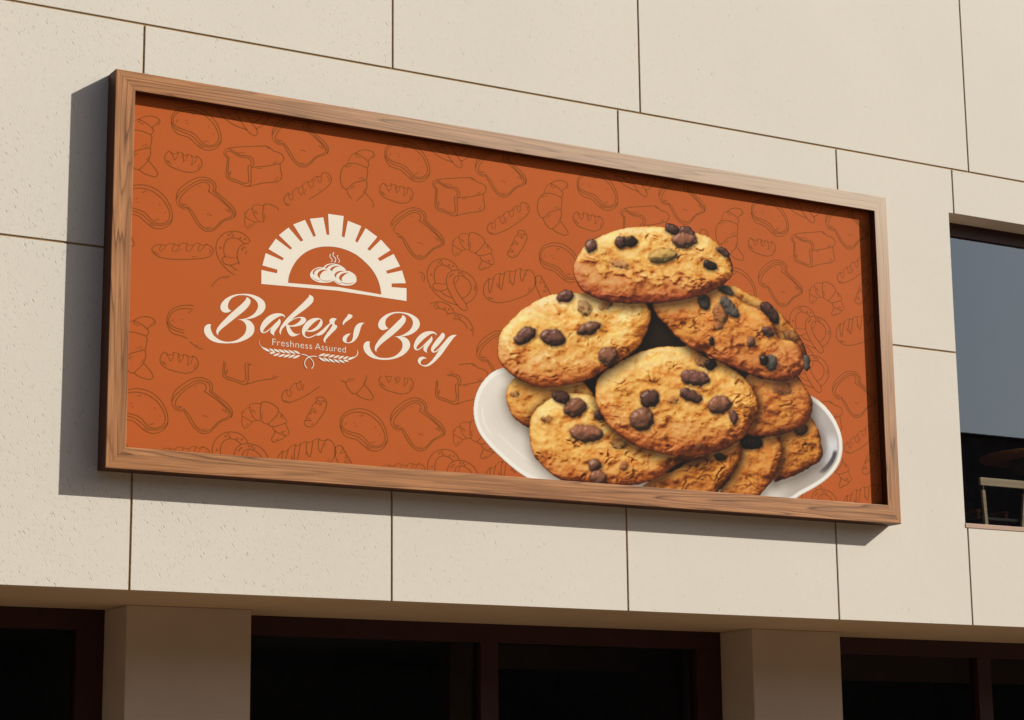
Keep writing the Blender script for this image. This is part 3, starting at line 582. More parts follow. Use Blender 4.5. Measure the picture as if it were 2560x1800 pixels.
def tag(o, label=None, category=None, group=None, kind=None):
    for k, v in (('label', label), ('category', category), ('group', group), ('kind', kind)):
        if v: o[k] = v
    return o

def link(name, me, mats=(), parent=None, loc=None):
    o = bpy.data.objects.new(name, me); col.objects.link(o)
    for m in (mats if isinstance(mats, (list, tuple)) else [mats]): me.materials.append(m)
    if parent: o.parent = parent
    if loc: o.location = loc
    return o

def empty(name, loc=(0, 0, 0), rz=0):
    o = bpy.data.objects.new(name, None); col.objects.link(o)
    o.location = loc; o.rotation_euler = (0, 0, rz); o.empty_display_size = .2
    return o

def from_bm(name, bm, mats, parent=None, loc=None, smooth_shade=False):
    me = bpy.data.meshes.new(name)
    bmesh.ops.recalc_face_normals(bm, faces=bm.faces[:])
    bm.to_mesh(me); bm.free()
    if smooth_shade:
        for p in me.polygons: p.use_smooth = True
    return link(name, me, mats, parent, loc)

def add_box(bm, x0, x1, y0, y1, z0, z1, mat=0, bevel=0.):
    vs = [bm.verts.new(v) for v in ((x0, y0, z0), (x1, y0, z0), (x1, y1, z0), (x0, y1, z0), (x0, y0, z1), (x1, y0, z1), (x1, y1, z1), (x0, y1, z1))]
    fs = [bm.faces.new([vs[i] for i in q]) for q in ((0, 1, 5, 4), (1, 2, 6, 5), (2, 3, 7, 6), (3, 0, 4, 7), (4, 5, 6, 7), (3, 2, 1, 0))]
    for f in fs: f.material_index = mat
    if bevel:
        es = list({e for f in fs for e in f.edges})
        r = bmesh.ops.bevel(bm, geom=es, offset=bevel, segments=2, profile=.5, affect='EDGES')
        for f in r['faces']: f.material_index = mat

def box(name, x0, x1, y0, y1, z0, z1, mat, parent=None, bevel=0.):
    bm = bmesh.new(); add_box(bm, x0, x1, y0, y1, z0, z1, 0, bevel)
    return from_bm(name, bm, mat, parent)

def add_slab(bm, outline, y0, y1, bevel=0., mat=0):
    """a stone slab with an outline in x, z and its face at y0"""
    a = [bm.verts.new((x, y0, z)) for x, z in outline]; b = [bm.verts.new((x, y1, z)) for x, z in outline]
    f = bm.faces.new(a); n = len(a); fs = [f, bm.faces.new(b[::-1])]
    for i in range(n): fs.append(bm.faces.new((a[i], b[i], b[(i + 1) % n], a[(i + 1) % n])))
    for q in fs: q.material_index = mat
    if bevel: bmesh.ops.bevel(bm, geom=list(f.edges), offset=bevel, segments=2, profile=.5, affect='EDGES')

def add_bar(bm, p, q, w, d, w2=None, d2=None):
    """a four sided bar from p to q, width w along x, depth d along y"""
    w2 = w2 or w; d2 = d2 or d
    a = [bm.verts.new((p[0] + sx * w / 2, p[1] + sy * d / 2, p[2])) for sx, sy in ((-1, -1), (1, -1), (1, 1), (-1, 1))]
    b = [bm.verts.new((q[0] + sx * w2 / 2, q[1] + sy * d2 / 2, q[2])) for sx, sy in ((-1, -1), (1, -1), (1, 1), (-1, 1))]
    bm.faces.new(a[::-1]); bm.faces.new(b)
    for i in range(4): bm.faces.new((a[i], a[(i + 1) % 4], b[(i + 1) % 4], b[i]))

def add_lathe(bm, prof, cx=0, cy=0, seg=48):
    rings = []
    for r, z in prof:
        rings.append([bm.verts.new((cx + r * math.cos(t), cy + r * math.sin(t), z)) for t in [2 * math.pi * i / seg for i in range(seg)]])
    for a, b in zip(rings, rings[1:]):
        for i in range(seg): bm.faces.new((a[i], a[(i + 1) % seg], b[(i + 1) % seg], b[i]))
    bm.faces.new(rings[0][::-1]); bm.faces.new(rings[-1])

# ---------------------------------------------------------------- materials
class Nodes:
    def __init__(self, name):
        self.m = bpy.data.materials.new(name); self.m.use_nodes = True
        self.t = self.m.node_tree; self.t.nodes.clear()
        self.out = self.t.nodes.new('ShaderNodeOutputMaterial')
    def n(self, kind, **kw):
        o = self.t.nodes.new(kind)
        for k, v in kw.items():
            if k in o.bl_rna.properties and k not in o.inputs: setattr(o, k, v)
            else: o.inputs[k.replace('_', ' ')].default_value = v
        return o
    def l(self, a, b): self.t.links.new(a, b)
    def math(self, op, a, b=None, c=None, clamp=False):
        o = self.t.nodes.new('ShaderNodeMath'); o.operation = op; o.use_clamp = clamp
        for i, v in enumerate((a, b, c)):
            if v is None: continue
            if isinstance(v, (int, float)): o.inputs[i].default_value = v
            else: self.l(v, o.inputs[i])
        return o.outputs[0]
    def ramp(self, fac, stops, interp='LINEAR'):
        o = self.t.nodes.new('ShaderNodeValToRGB'); o.color_ramp.interpolation = interp
        e = o.color_ramp.elements
        while len(e) > 1: e.remove(e[-1])
        e[0].position, e[0].color = stops[0][0], stops[0][1]
        for p, c in stops[1:]:
            q = e.new(p); q.color = c
        self.l(fac, o.inputs[0]); return o.outputs[0]
    def grey(self, fac, p0, v0, p1, v1):
        return self.ramp(fac, [(p0, (v0,) * 3 + (1,)), (p1, (v1,) * 3 + (1,))])
    def mix(self, fac, a, b, mode='MIX'):
        o = self.t.nodes.new('ShaderNodeMix'); o.data_type = 'RGBA'; o.blend_type = mode
        for s, v in ((0, fac), (6, a), (7, b)):
            if isinstance(v, (int, float)): o.inputs[s].default_value = v
            elif isinstance(v, tuple): o.inputs[s].default_value = v
            else: self.l(v, o.inputs[s])
        return o.outputs[2]
    def coords(self, scale=(1, 1, 1), rot=(0, 0, 0), loc=(0, 0, 0)):
        tc = self.n('ShaderNodeTexCoord'); mp = self.n('ShaderNodeMapping')
        mp.inputs['Scale'].default_value = scale; mp.inputs['Rotation'].default_value = rot; mp.inputs['Location'].default_value = loc
        self.l(tc.outputs['Object'], mp.inputs[0]); return mp.outputs[0]
    def noise(self, vec, scale, detail=3, rough=.5, dist=0.):
        o = self.n('ShaderNodeTexNoise'); o.inputs['Scale'].default_value = scale; o.inputs['Detail'].default_value = detail
        o.inputs['Roughness'].default_value = rough; o.inputs['Distortion'].default_value = dist
        self.l(vec, o.inputs['Vector']); return o.outputs['Fac']
    def bump(self, h, strength, distance=.01):
        o = self.n('ShaderNodeBump'); o.inputs['Strength'].default_value = strength; o.inputs['Distance'].default_value = distance
        self.l(h, o.inputs['Height']); return o.outputs[0]
    def principled(self, color, rough=.6, spec=.5, normal=None, metal=0.):
        p = self.n('ShaderNodeBsdfPrincipled')
        for s, v in (('Base Color', color), ('Roughness', rough), ('Specular IOR Level', spec), ('Metallic', metal)):
            if isinstance(v, (int, float, tuple)): p.inputs[s].default_value = v
            else: self.l(v, p.inputs[s])
        if normal is not None: self.l(normal, p.inputs['Normal'])
        self.l(p.outputs[0], self.out.inputs[0]); return p

def stone_material(name, base, scratch=1.):
    N = Nodes(name)
    # cast stone with small slanting pits; coordinates turned about y so that the pits run down to the right
    v = N.coords(rot=(0, math.radians(-58), 0))
    st = N.n('ShaderNodeVectorMath', operation='MULTIPLY'); N.l(v, st.inputs[0]); st.inputs[1].default_value = (17., 44., 66.)
    pit = N.noise(st.outputs[0], 1., 1.5, .5)
    st2 = N.n('ShaderNodeVectorMath', operation='MULTIPLY'); N.l(v, st2.inputs[0]); st2.inputs[1].default_value = (30., 76., 130.)
    pit2 = N.noise(st2.outputs[0], 1., 1., .5)
    plain = N.coords()
    patch = N.noise(plain, .9, 3, .55)
    sep = N.n('ShaderNodeSeparateXYZ'); N.l(plain, sep.inputs[0])
    worn = N.math('MULTIPLY_ADD', sep.outputs[0], -.0066, .092)         # the left end of the front is rougher
    worn = N.math('ADD', worn, N.math('MULTIPLY', N.math('SUBTRACT', patch, .5), .10))
    worn = N.math('MULTIPLY', worn, scratch)
    a = N.math('MULTIPLY', N.math('SUBTRACT', N.math('ADD', pit, worn), .707), 16., clamp=True)
    b = N.math('MULTIPLY', N.math('SUBTRACT', N.math('ADD', pit2, worn), .715), 16., clamp=True)
    pits = N.math('MAXIMUM', a, N.math('MULTIPLY', b, .8))
    tone = N.noise(plain, .35, 4, .6)
    c = N.mix(N.grey(tone, .3, 0, .7, 1), tuple(x * .97 for x in base[:3]) + (1,), tuple(min(1, x * 1.03) for x in base[:3]) + (1,))
    mott = N.noise(plain, 14, 4, .6)
    c = N.mix(N.math('MULTIPLY', N.grey(mott, .35, 0, .65, 1), .10), c, (base[0] * .86, base[1] * .84, base[2] * .80, 1))
    c = N.mix(N.math('MULTIPLY', pits, .38), c, (base[0] * .34, base[1] * .31, base[2] * .27, 1))
    grain = N.noise(plain, 160, 2, .6)
    h = N.math('SUBTRACT', N.math('MULTIPLY', grain, .25), pits)
    N.principled(c, .85, .25, N.bump(h, .5, .004))
    return N.m

def plain_material(name, color, rough=.6, spec=.4, var=.12, scale=6., bump=0.):
    N = Nodes(name); v = N.coords(); t = N.noise(v, scale, 4, .6)
    c = N.mix(N.grey(t, .3, 0, .7, 1), tuple(x * (1 - var) for x in color[:3]) + (1,), tuple(x * (1 + var) for x in color[:3]) + (1,))
    N.principled(c, rough, spec, N.bump(N.noise(v, scale * 12, 3), bump, .003) if bump else None)
    return N.m

def wood_material(name, pale, mid, dark, glare=None, rough=.5):
    """grain runs along the object's own x axis"""
    N = Nodes(name); v = N.coords()
    oi = N.n('ShaderNodeObjectInfo')
    ofs = N.n('ShaderNodeVectorMath', operation='ADD'); N.l(v, ofs.inputs[0])
    mul = N.n('ShaderNodeVectorMath', operation='SCALE'); mul.inputs[0].default_value = (37., 11., 23.); N.l(oi.outputs['Random'], mul.inputs['Scale'])
    N.l(mul.outputs[0], ofs.inputs[1])
    def stretched(x, y, z):
        o = N.n('ShaderNodeVectorMath', operation='MULTIPLY'); N.l(ofs.outputs[0], o.inputs[0]); o.inputs[1].default_value = (x, y, z); return o.outputs[0]
    field = N.noise(stretched(.27, 4., 5.5), 1., 2.5, .45, .3)
    rings = N.math('FRACT', N.math('MULTIPLY', field, 13.))
    line = N.ramp(rings, [(0, (1, 1, 1, 1)), (.13, (.42, .42, .42, 1)), (.5, (0, 0, 0, 1)), (.90, (.15, .15, .15, 1)), (1, (1, 1, 1, 1))])
    streak = N.noise(stretched(1.6, 40., 70.), 1., 4, .6)
    broad = N.noise(stretched(.3, 3., 9.), 1., 2, .5)
    c = N.mix(N.grey(broad, .32, 0, .68, 1), mid, pale)
    c = N.mix(N.math('MULTIPLY', N.grey(streak, .38, 1, .62, 0), .45), c, dark)
    where = N.grey(N.noise(stretched(.5, 2., 3.), 1., 2), .34, .35, .56, 1)
    c = N.mix(N.math('MULTIPLY', N.math('MULTIPLY', line, .9), where), c, dark)
    if glare:
        # pale glare painted into the boards towards the upper right end of the sign
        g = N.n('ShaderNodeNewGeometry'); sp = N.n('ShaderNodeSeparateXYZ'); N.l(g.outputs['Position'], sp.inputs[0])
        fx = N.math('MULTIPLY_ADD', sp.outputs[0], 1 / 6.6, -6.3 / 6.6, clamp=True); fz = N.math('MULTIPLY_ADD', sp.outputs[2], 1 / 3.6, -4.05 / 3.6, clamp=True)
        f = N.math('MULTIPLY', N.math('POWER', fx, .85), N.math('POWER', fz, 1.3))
        glare_mix = N.mix(N.math('MULTIPLY', line, .45), glare, tuple(x * .62 for x in glare[:3]) + (1,))
        c = N.mix(N.math('MULTIPLY', f, .97), c, glare_mix)
    h = N.math('SUBTRACT', N.math('MULTIPLY', streak, .4), N.math('MULTIPLY', line, .5))
    N.principled(c, rough, .18, N.bump(h, .3, .003))
    return N.m

def glass_material(name, tint, reflect, rough=.0):
    N = Nodes(name)
    fr = N.n('ShaderNodeFresnel'); fr.inputs['IOR'].default_value = 1.5
    nb = N.bump(N.noise(N.coords(), .5, 0, .5), .01, .02)
    g = N.n('ShaderNodeBsdfGlossy'); g.inputs['Roughness'].default_value = rough; g.inputs['Color'].default_value = (.66, .81, 1, 1); N.l(nb, g.inputs['Normal'])
    t = N.n('ShaderNodeBsdfTransparent'); t.inputs['Color'].default_value = tint
    m = N.n('ShaderNodeMixShader')
    geo = N.n('ShaderNodeNewGeometry')
    front = N.math('SUBTRACT', 1., geo.outputs['Backfacing'])
    N.l(N.math('MULTIPLY', N.math('ADD', fr.outputs[0], reflect, clamp=True), front), m.inputs[0]); N.l(t.outputs[0], m.inputs[1]); N.l(g.outputs[0], m.inputs[2])
    N.l(m.outputs[0], N.out.inputs[0]); return N.m

CREAM = (.652, .603, .522, 1)
M_STONE = stone_material('cream_cast_stone', CREAM)
M_JOINT = plain_material('joint_filler', (.32, .20, .095), .9, .1)
M_SOFFIT = plain_material('painted_soffit', (.60, .45, .29), .85, .2, .05, 1.5)
M_PIER = plain_material('pier_render', (.55, .46, .36), .85, .2, .05, 1.5, .1)
M_FRAME = plain_material('dark_red_frame', (.040, .012, .012), .45, .35, .15, 4.)
M_DARKROOM = plain_material('dark_interior', (.075, .072, .06), .9, .1)
M_DARKWOOD = plain_material('dark_brown_panelling', (.065, .036, .022), .7, .3)
M_GLASS = glass_material('shop_glass', (.86, .88, .87, 1), .0)
M_SOLAR = glass_material('coated_glass', (.93, .93, .91, 1), .115)
M_WOOD = wood_material('frame_wood', (.515, .240, .100, 1), (.39, .164, .062, 1), (.10, .036, .013, 1), (.55, .43, .32, 1))  # last colour: the pale glare painted in at the upper right
M_EDGEWOOD = wood_material('frame_edge_wood', (.12, .045, .022, 1), (.085, .03, .015, 1), (.04, .015, .008, 1))  # darker wood tone for the sides of the rails
M_CHAIRWOOD = wood_material('chair_wood', (.40, .33, .235, 1), (.33, .265, .18, 1), (.25, .18, .11, 1))
M_BROWNWOOD = wood_material('table_wood', (.46, .20, .08, 1), (.36, .15, .06, 1), (.09, .03, .012, 1))
M_SILL = plain_material('painted_sill', (.40, .26, .18), .6, .3, .05, 3.)
M_FABRIC = plain_material('dark_upholstery', (.03, .03, .028), .95, .1, .2, 40.)

def ink(name, c, rough=.7, spec=.06):
    N = Nodes(name); v = N.coords(); t = N.noise(v, 1.3, 3, .5)
    cc = N.mix(N.grey(t, .3, 0, .7, 1), tuple(x * .975 for x in c[:3]) + (1,), tuple(x * 1.025 for x in c[:3]) + (1,))
    N.principled(cc, rough, spec); return N.m
PRINT_GAIN = np.array([.88, .88, .82]) * 1.0      # ink strength of the printed picture
M_ORANGE = ink('orange_vinyl', (.455, .101, .0225, 1))
M_LINE = ink('brown_line_ink', (.215, .068, .012, 1))
M_CREAM = ink('cream_ink', (.79, .72, .61, 1))
def picture_ink():
    N = Nodes('printed_picture_ink'); a = N.n('ShaderNodeAttribute', attribute_name='ink')
    N.principled(a.outputs['Color'], .7, .06); return N.m
M_PICTURE = picture_ink()

# ---------------------------------------------------------------- the shop building
building = empty('shop_building', (0, 0, 0))
tag(building, 'cream stone shop building with dark red window frames behind the bakery sign', 'building')
X0, X1, TOP = -.14, 20.4, 11.4
GAP = .0095                                      # half a joint
WIN_L, WIN_R, WIN_B, WIN_T = 14.56, 18.62, 4.213, 7.442
g = GAP
rows = []
R3, R2, R1 = 7.911, 5.981, 3.256
def rect(x0, x1, z0, z1): return [(x0 + g, z0 + g), (x1 - g, z0 + g), (x1 - g, z1 - g), (x0 + g, z1 - g)]
for a, b in zip((X0, 3.9, 8.207, 10.81, 14.866, 18.0), (3.9, 8.207, 10.81, 14.866, 18.0, X1)): rows.append(rect(a, b, R3, TOP))
for a, b in zip((X0, 2.2, 5.914, 10.557), (2.2, 5.914, 10.557, 13.131)): rows.append(rect(a, b, R2, R3))
rows.append([(13.131 + g, R2 + g), (WIN_L, R2 + g), (WIN_L, WIN_T), (14.634 - g, WIN_T), (14.634 - g, R3 - g), (13.131 + g, R3 - g)])
rows.append([(14.634 + g, WIN_T), (WIN_R, WIN_T), (WIN_R, R2 + g), (X1 - g, R2 + g), (X1 - g, R3 - g), (14.634 + g, R3 - g)])
for a, b in zip((X0, 3.2, 5.904, 8.201, 10.557), (3.2, 5.904, 8.201, 10.557, 12.933)):
    q = rect(a, b, R1, R2); q[0] = (q[0][0], R1); q[1] = (q[1][0], R1); rows.append(q)
rows.append([(12.933 + g, R1), (14.592 - g, R1), (14.592 - g, WIN_B), (WIN_L, WIN_B), (WIN_L, R2 - g), (12.933 + g, R2 - g)])
rows.append([(14.592 + g, R1), (17.1 - g, R1), (17.1 - g, WIN_B), (14.592 + g, WIN_B)])
rows.append([(17.1 + g, R1), (X1 - g, R1), (X1 - g, R2 - g), (WIN_R, R2 - g), (WIN_R, WIN_B), (17.1 + g, WIN_B)])
bm = bmesh.new()
for o in rows: add_slab(bm, o, 0, .0088, .0025)
# backing behind the joints, with the window opening left free
for (a, b, c, d) in ((X0, WIN_L, R1 + .002, TOP), (WIN_R, X1, R1 + .002, TOP), (WIN_L, WIN_R, R1 + .002, WIN_B), (WIN_L, WIN_R, WIN_T, TOP)):
    add_box(bm, a, b, .009, .28, c, d, 1)
wall = from_bm('wall', bm, [M_STONE, M_JOINT], building)
box('roof', X0, X1, .281, 9., TOP - .3, TOP - .01, M_SOFFIT, building)
box('side_wall', X0, X0 + .25, .281, 9., R1, TOP - .301, M_PIER, building)
box('side_wall', X1 - .25, X1, .281, 9., R1, TOP - .301, M_PIER, building)
# reveal of the upper window
bm = bmesh.new()
add_box(bm, WIN_L - .06, WIN_L + .003, .0095, .289, WIN_B, WIN_T - .0031)
add_box(bm, WIN_R - .003, WIN_R + .06, .0095, .289, WIN_B, WIN_T - .0031)
add_box(bm, WIN_L - .06, WIN_R + .06, .0095, .289, WIN_T - .003, WIN_T + .06)
from_bm('window_reveal', bm, M_PIER, building)
# underside of the projecting upper storey
box('soffit', X0, X1, .0095, 1.86, R1 + .0, R1 + .26, M_SOFFIT, building).location.z = .001
# piers of the ground floor
for px0, px1 in ((-.13, 1.0), (6.33, 7.46), (12.80, 13.90), (19.27, 20.4)):
    bm = bmesh.new(); add_box(bm, px0, px1, 1.2, 2.1, -.02, R1 + .0005, 0, .008)
    from_bm('pier', bm, M_PIER, building)
# ground floor shop windows: frame > panes
for (wx0, wx1, mull) in ((1.003, 6.327, (3.55,)), (7.463, 12.797, (10.12,)), (13.903, 19.267, (16.30,))):
    bm = bmesh.new(); jl = .23; jr = .30 if wx0 > 7 and wx0 < 8 else .24
    add_box(bm, wx0, wx1, 1.73, 1.86, 3.083, R1 - .001)
    add_box(bm, wx0, wx0 + jl, 1.73, 1.86, .10, 3.082); add_box(bm, wx1 - jr, wx1, 1.73, 1.86, .10, 3.082)
    for m in mull: add_box(bm, m - .095, m + .095, 1.73, 1.86, .10, 3.082)
    add_box(bm, wx0, wx1, 1.73, 1.86, -.02, .099)
    f = from_bm('shop_window', bm, M_FRAME, building)
    edges = [wx0 + jl] + [e for m in mull for e in (m - .095, m + .095)] + [wx1 - jr]
    for a, b in zip(edges[::2], edges[1::2]):
        box('pane', a + .001, b - .001, 1.80, 1.806, .101, 3.081, M_GLASS, f)
# dark shop interior seen through the glass
bm = bmesh.new()
add_box(bm, X0 + .1, X1 - .1, 7.0, 7.2, 0, R1); add_box(bm, X0 + .1, X1 - .1, 1.87, 7.0, R1 - .05, R1 - .002)
for x in (X0 + .1, 6.85, 13.4, X1 - .2): add_box(bm, x, x + .1, 2.11, 6.999, 0, R1 - .051)
from_bm('shop_interior', bm, M_DARKROOM, building)
bm = bmesh.new()
add_box(bm, 10.5, 10.75, 3.2, 3.4, 0, 3.19); add_box(bm, 13.0, 13.28, 3.2, 3.4, 0, 3.19); add_box(bm, 10.76, 12.99, 3.25, 3.35, 2.95, 3.19)
from_bm('interior_partition', bm, M_DARKWOOD, building)
bm = bmesh.new()
add_box(bm, 13.5, 19.2, 2.4, 2.5, 2.86, 3.19)
from_bm('valance', bm, M_DARKWOOD, building)
# upper window: frame > pane, sill
bm = bmesh.new()
add_box(bm, WIN_L + .001, WIN_R - .001, .29, .37, 7.30, WIN_T + .02)
add_box(bm, WIN_R - .10, WIN_R - .001, .29, .37, WIN_B + .06, 7.299)
add_box(bm, WIN_L + .001, WIN_L + .05, .29, .37, WIN_B + .06, 7.299)
uw = from_bm('upper_window', bm, M_FRAME, building)
box('pane', WIN_L + .051, WIN_R - .101, .325, .333, WIN_B + .06, 7.299, M_SOLAR, uw)
box('sill', WIN_L + .002, WIN_R - .002, -.006, .36, WIN_B + .001, WIN_B + .047, M_SILL, uw, .004)
# upper room
UF = 3.98
bm = bmesh.new()
add_box(bm, 12.5, X1 - .3, .31, 6.0, UF - .1, UF)
add_box(bm, 12.5, X1 - .3, 6.0, 6.2, UF - .1, 7.8); add_box(bm, 12.4, 12.5, .31, 6.0, UF - .1, 7.8); add_box(bm, X1 - .3, X1 - .26, .31, 6.0, UF - .1, 7.8)
add_box(bm, 12.4, X1 - .26, .31, 6.2, 7.8, 7.9)
from_bm('upper_room', bm, M_DARKWOOD, building)

# ---------------------------------------------------------------- furniture behind the upper window
table = empty('round_table', (16.75, 1.14, UF))
tag(table, 'round brown wooden table behind the upper right window glass', 'table')
bm = bmesh.new(); add_lathe(bm, [(.60, 1.222), (.655, 1.232), (.66, 1.25), (.66, 1.262), (.65, 1.268)], seg=72)
from_bm('table_top', bm, M_BROWNWOOD, table)
bm = bmesh.new(); add_lathe(bm, [(.30, 1.10), (.34, 1.15), (.34, 1.2215)], seg=48)
from_bm('apron', bm, M_DARKWOOD, table)
bm = bmesh.new(); add_lathe(bm, [(.26, .001), (.26, .03), (.06, .06), (.045, .12), (.045, 1.099)], seg=32)
from_bm('pedestal', bm, M_DARKWOOD, table)

def make_chair(name, label, cat):
    c = empty(name); tag(c, label, cat); return c
chair = make_chair('dining_chair', 'pale wooden chair with a broad back rail right behind the upper window sill', 'chair')
chair.location = (15.72, .66, UF)
bm = bmesh.new(); add_box(bm, -.33, .33, -.015, .015, .798, .880, 0, .004); from_bm('back_rail', bm, M_CHAIRWOOD, chair)
for s in (-1, 1):
    bm = bmesh.new(); add_bar(bm, (s * .215, .04, 0), (s * .29, 0, .748), .04, .03); from_bm('leg', bm, M_CHAIRWOOD, chair)
    bm = bmesh.new(); add_bar(bm, (s * .22, .44, 0), (s * .22, .43, .44), .035, .035); from_bm('leg', bm, M_CHAIRWOOD, chair)
    bm = bmesh.new(); add_bar(bm, (s * .285, .0, .7485), (s * .285, .0, .7975), .014, .014); from_bm('pin', bm, M_FRAME, chair)
bm = bmesh.new(); add_box(bm, -.25, .25, .03, .48, .441, .475, 0, .01); from_bm('seat', bm, M_FABRIC, chair)

arm = make_chair('armchair', 'small dark armchair with thin brown wooden arms farther inside the upper window', 'armchair')
arm.location = (16.32, 1.5, UF)
for s in (-1, 1):
    bm = bmesh.new(); add_bar(bm, (s * .225, 0, 0), (s * .20, 0, .66), .026, .03); from_bm('leg', bm, M_BROWNWOOD, arm)
    bm = bmesh.new(); add_bar(bm, (s * .23, .5, 0), (s * .21, .46, .66), .026, .03); from_bm('leg', bm, M_BROWNWOOD, arm)
    bm = bmesh.new(); add_box(bm, s * .20 - .03, s * .20 + .03, -.02, .47, .6605, .69, 0, .006); from_bm('armrest', bm, M_BROWNWOOD, arm)
bm = bmesh.new(); add_box(bm, -.18, .18, .0, .45, .40, .50, 0, .02); from_bm('seat', bm, M_FABRIC, arm)
bm = bmesh.new(); add_box(bm, -.18, .18, .452, .52, .40, .86, 0, .02); from_bm('backrest', bm, M_FABRIC, arm)

# ---------------------------------------------------------------- the sign
SX, SZ = 5.78, 4.348                             # lower left corner of the artwork
SIGN_D, RECESS = .185, .082
FACE_Y = -SIGN_D + RECESS
sign = empty('bakery_sign', (SX + 3.84, 0, SZ + 1.45))
tag(sign, 'wide orange bakery sign in a wooden frame with cream lettering and a plate of cookies', 'sign')
def on_sign(o):
    o.parent = sign; o.matrix_parent_inverse = Matrix.Translation(sign.location).inverted(); return o
OX0, OX1, OZ0, OZ1 = 5.617, 13.585, 4.175, 7.421
IX0, IX1, IZ0, IZ1 = 5.782, 13.431, 4.348, 7.263
def rail(length, width, cut0, cut1, origin, rot):
    """mitred board; local x along the board, local z from its outer to its inner edge"""
    bm = bmesh.new()
    D = SIGN_D
    q = [(0, 0), (length, 0), (length - cut1, width), (cut0, width)]
    f = [bm.verts.new((x, -D, z)) for x, z in q]; b = [bm.verts.new((x, -.003, z)) for x, z in q]
    face = bm.faces.new(f); fs = [bm.faces.new(b[::-1])]
    for i in range(4): fs.append(bm.faces.new((f[i], b[i], b[(i + 1) % 4], f[(i + 1) % 4])))
    for x in fs: x.material_index = 1
    es = [e for e in face.edges if abs(e.verts[0].co.z - e.verts[1].co.z) < 1e-6]
    r = bmesh.ops.bevel(bm, geom=es, offset=.004, segments=2, profile=.5, affect='EDGES')
    for x in r['faces']: x.material_index = 0
    o = from_bm('frame_rail', bm, [M_WOOD, M_EDGEWOOD])
    o.location = origin; o.rotation_euler = rot
    return on_sign(o)
wl, wr, wb, wt = IX0 - OX0, OX1 - IX1, IZ0 - OZ0, OZ1 - IZ1
e = .0006
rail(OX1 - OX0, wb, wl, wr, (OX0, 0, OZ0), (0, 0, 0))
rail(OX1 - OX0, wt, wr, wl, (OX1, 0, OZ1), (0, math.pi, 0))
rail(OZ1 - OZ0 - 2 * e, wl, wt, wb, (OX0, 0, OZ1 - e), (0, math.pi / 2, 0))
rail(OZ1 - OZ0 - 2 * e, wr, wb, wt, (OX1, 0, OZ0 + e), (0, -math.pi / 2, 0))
for o in [o for o in col.objects if o.name.startswith('frame_rail')]:
    pass

def sheet_obj(name, verts, faces, mat, layer, parent=None):
    """a flat printed piece on the sign face; verts in millimetres, layer = how many layers of ink lie below"""
    me = bpy.data.meshes.new(name)
    y = FACE_Y - layer
    me.from_pydata([(SX + x / 1000., y, SZ + z / 1000.) for x, z in verts], [], faces); me.update()
    o = link(name, me, mat)
    if parent is None: return on_sign(o)
    o.parent = parent; o.matrix_parent_inverse = Matrix.Translation(sign.location).inverted() if False else Matrix()
    return o

bm = bmesh.new(); add_box(bm, IX0 - .05, IX1 + .05, FACE_Y, FACE_Y + .02, IZ0 - .05, IZ1 + .05)
face_panel = on_sign(from_bm('face_panel', bm, M_ORANGE))

# bread doodles, repeated over the face but kept clear of the lettering
clear = pairs(CLEAR)
def inside(p, poly):
    r = False; n = len(poly)
    for i in range(n):
        (x0, y0), (x1, y1) = poly[i], poly[(i + 1) % n]
        if (y0 > p[1]) != (y1 > p[1]) and p[0] < x0 + (p[1] - y0) / (y1 - y0) * (x1 - x0): r = not r
    return r
def ribbon(verts, faces, pl, w0, w1=None):
    w1 = w1 or w0; n = len(pl); base = len(verts)
    for i, p in enumerate(pl):
        a = pl[max(0, i - 1)]; b = pl[min(n - 1, i + 1)]
        L = math.hypot(b[0] - a[0], b[1] - a[1]) or 1.
        nx, ny = -(b[1] - a[1]) / L, (b[0] - a[0]) / L
        t = i / max(1, n - 1); w = (w0 + (w1 - w0) * t) / 2
        verts.append((p[0] + nx * w, p[1] + ny * w)); verts.append((p[0] - nx * w, p[1] - ny * w))
    for i in range(n - 1): faces.append((base + 2 * i, base + 2 * i + 1, base + 2 * i + 3, base + 2 * i + 2))
LX0, LX1, LZ0, LZ1 = 2, 7652, 2, 2914
verts, faces = [], []
for kind, txt in DOODLES.items():
    strokes = [curve(pairs(s), n=4) for s in txt.split(';')]
    spots = [(0, 0)] + ([SECOND[kind]] if kind in SECOND else [])
    for ox, oz in spots:
        for i in range(-4, 5):
            for j in range(-3, 4):
                dx, dz = ox + i * TILE_X, oz + j * TILE_Z
                for s in strokes:
                    xs_ = [p[0] + dx for p in s]; zs_ = [p[1] + dz for p in s]
                    if max(xs_) < LX0 or min(xs_) > LX1 or max(zs_) < LZ0 or min(zs_) > LZ1: continue
                    span = max(max(xs_) - min(xs_), max(zs_) - min(zs_))
                    w = 7.5 if span > 110 else 5.
                    run = []
                    for p in list(zip(xs_, zs_)) + [None]:
                        ok = p is not None and LX0 < p[0] < LX1 and LZ0 < p[1] < LZ1 and not inside(p, clear)
                        if ok: run.append(p)
                        else:
                            if len(run) > 1: ribbon(verts, faces, run, w)
                            run = []
pattern = sheet_obj('bread_pattern', verts, faces, M_LINE, .0006)
pattern['label'] = 'olive brown line drawings of breads printed over the orange face'

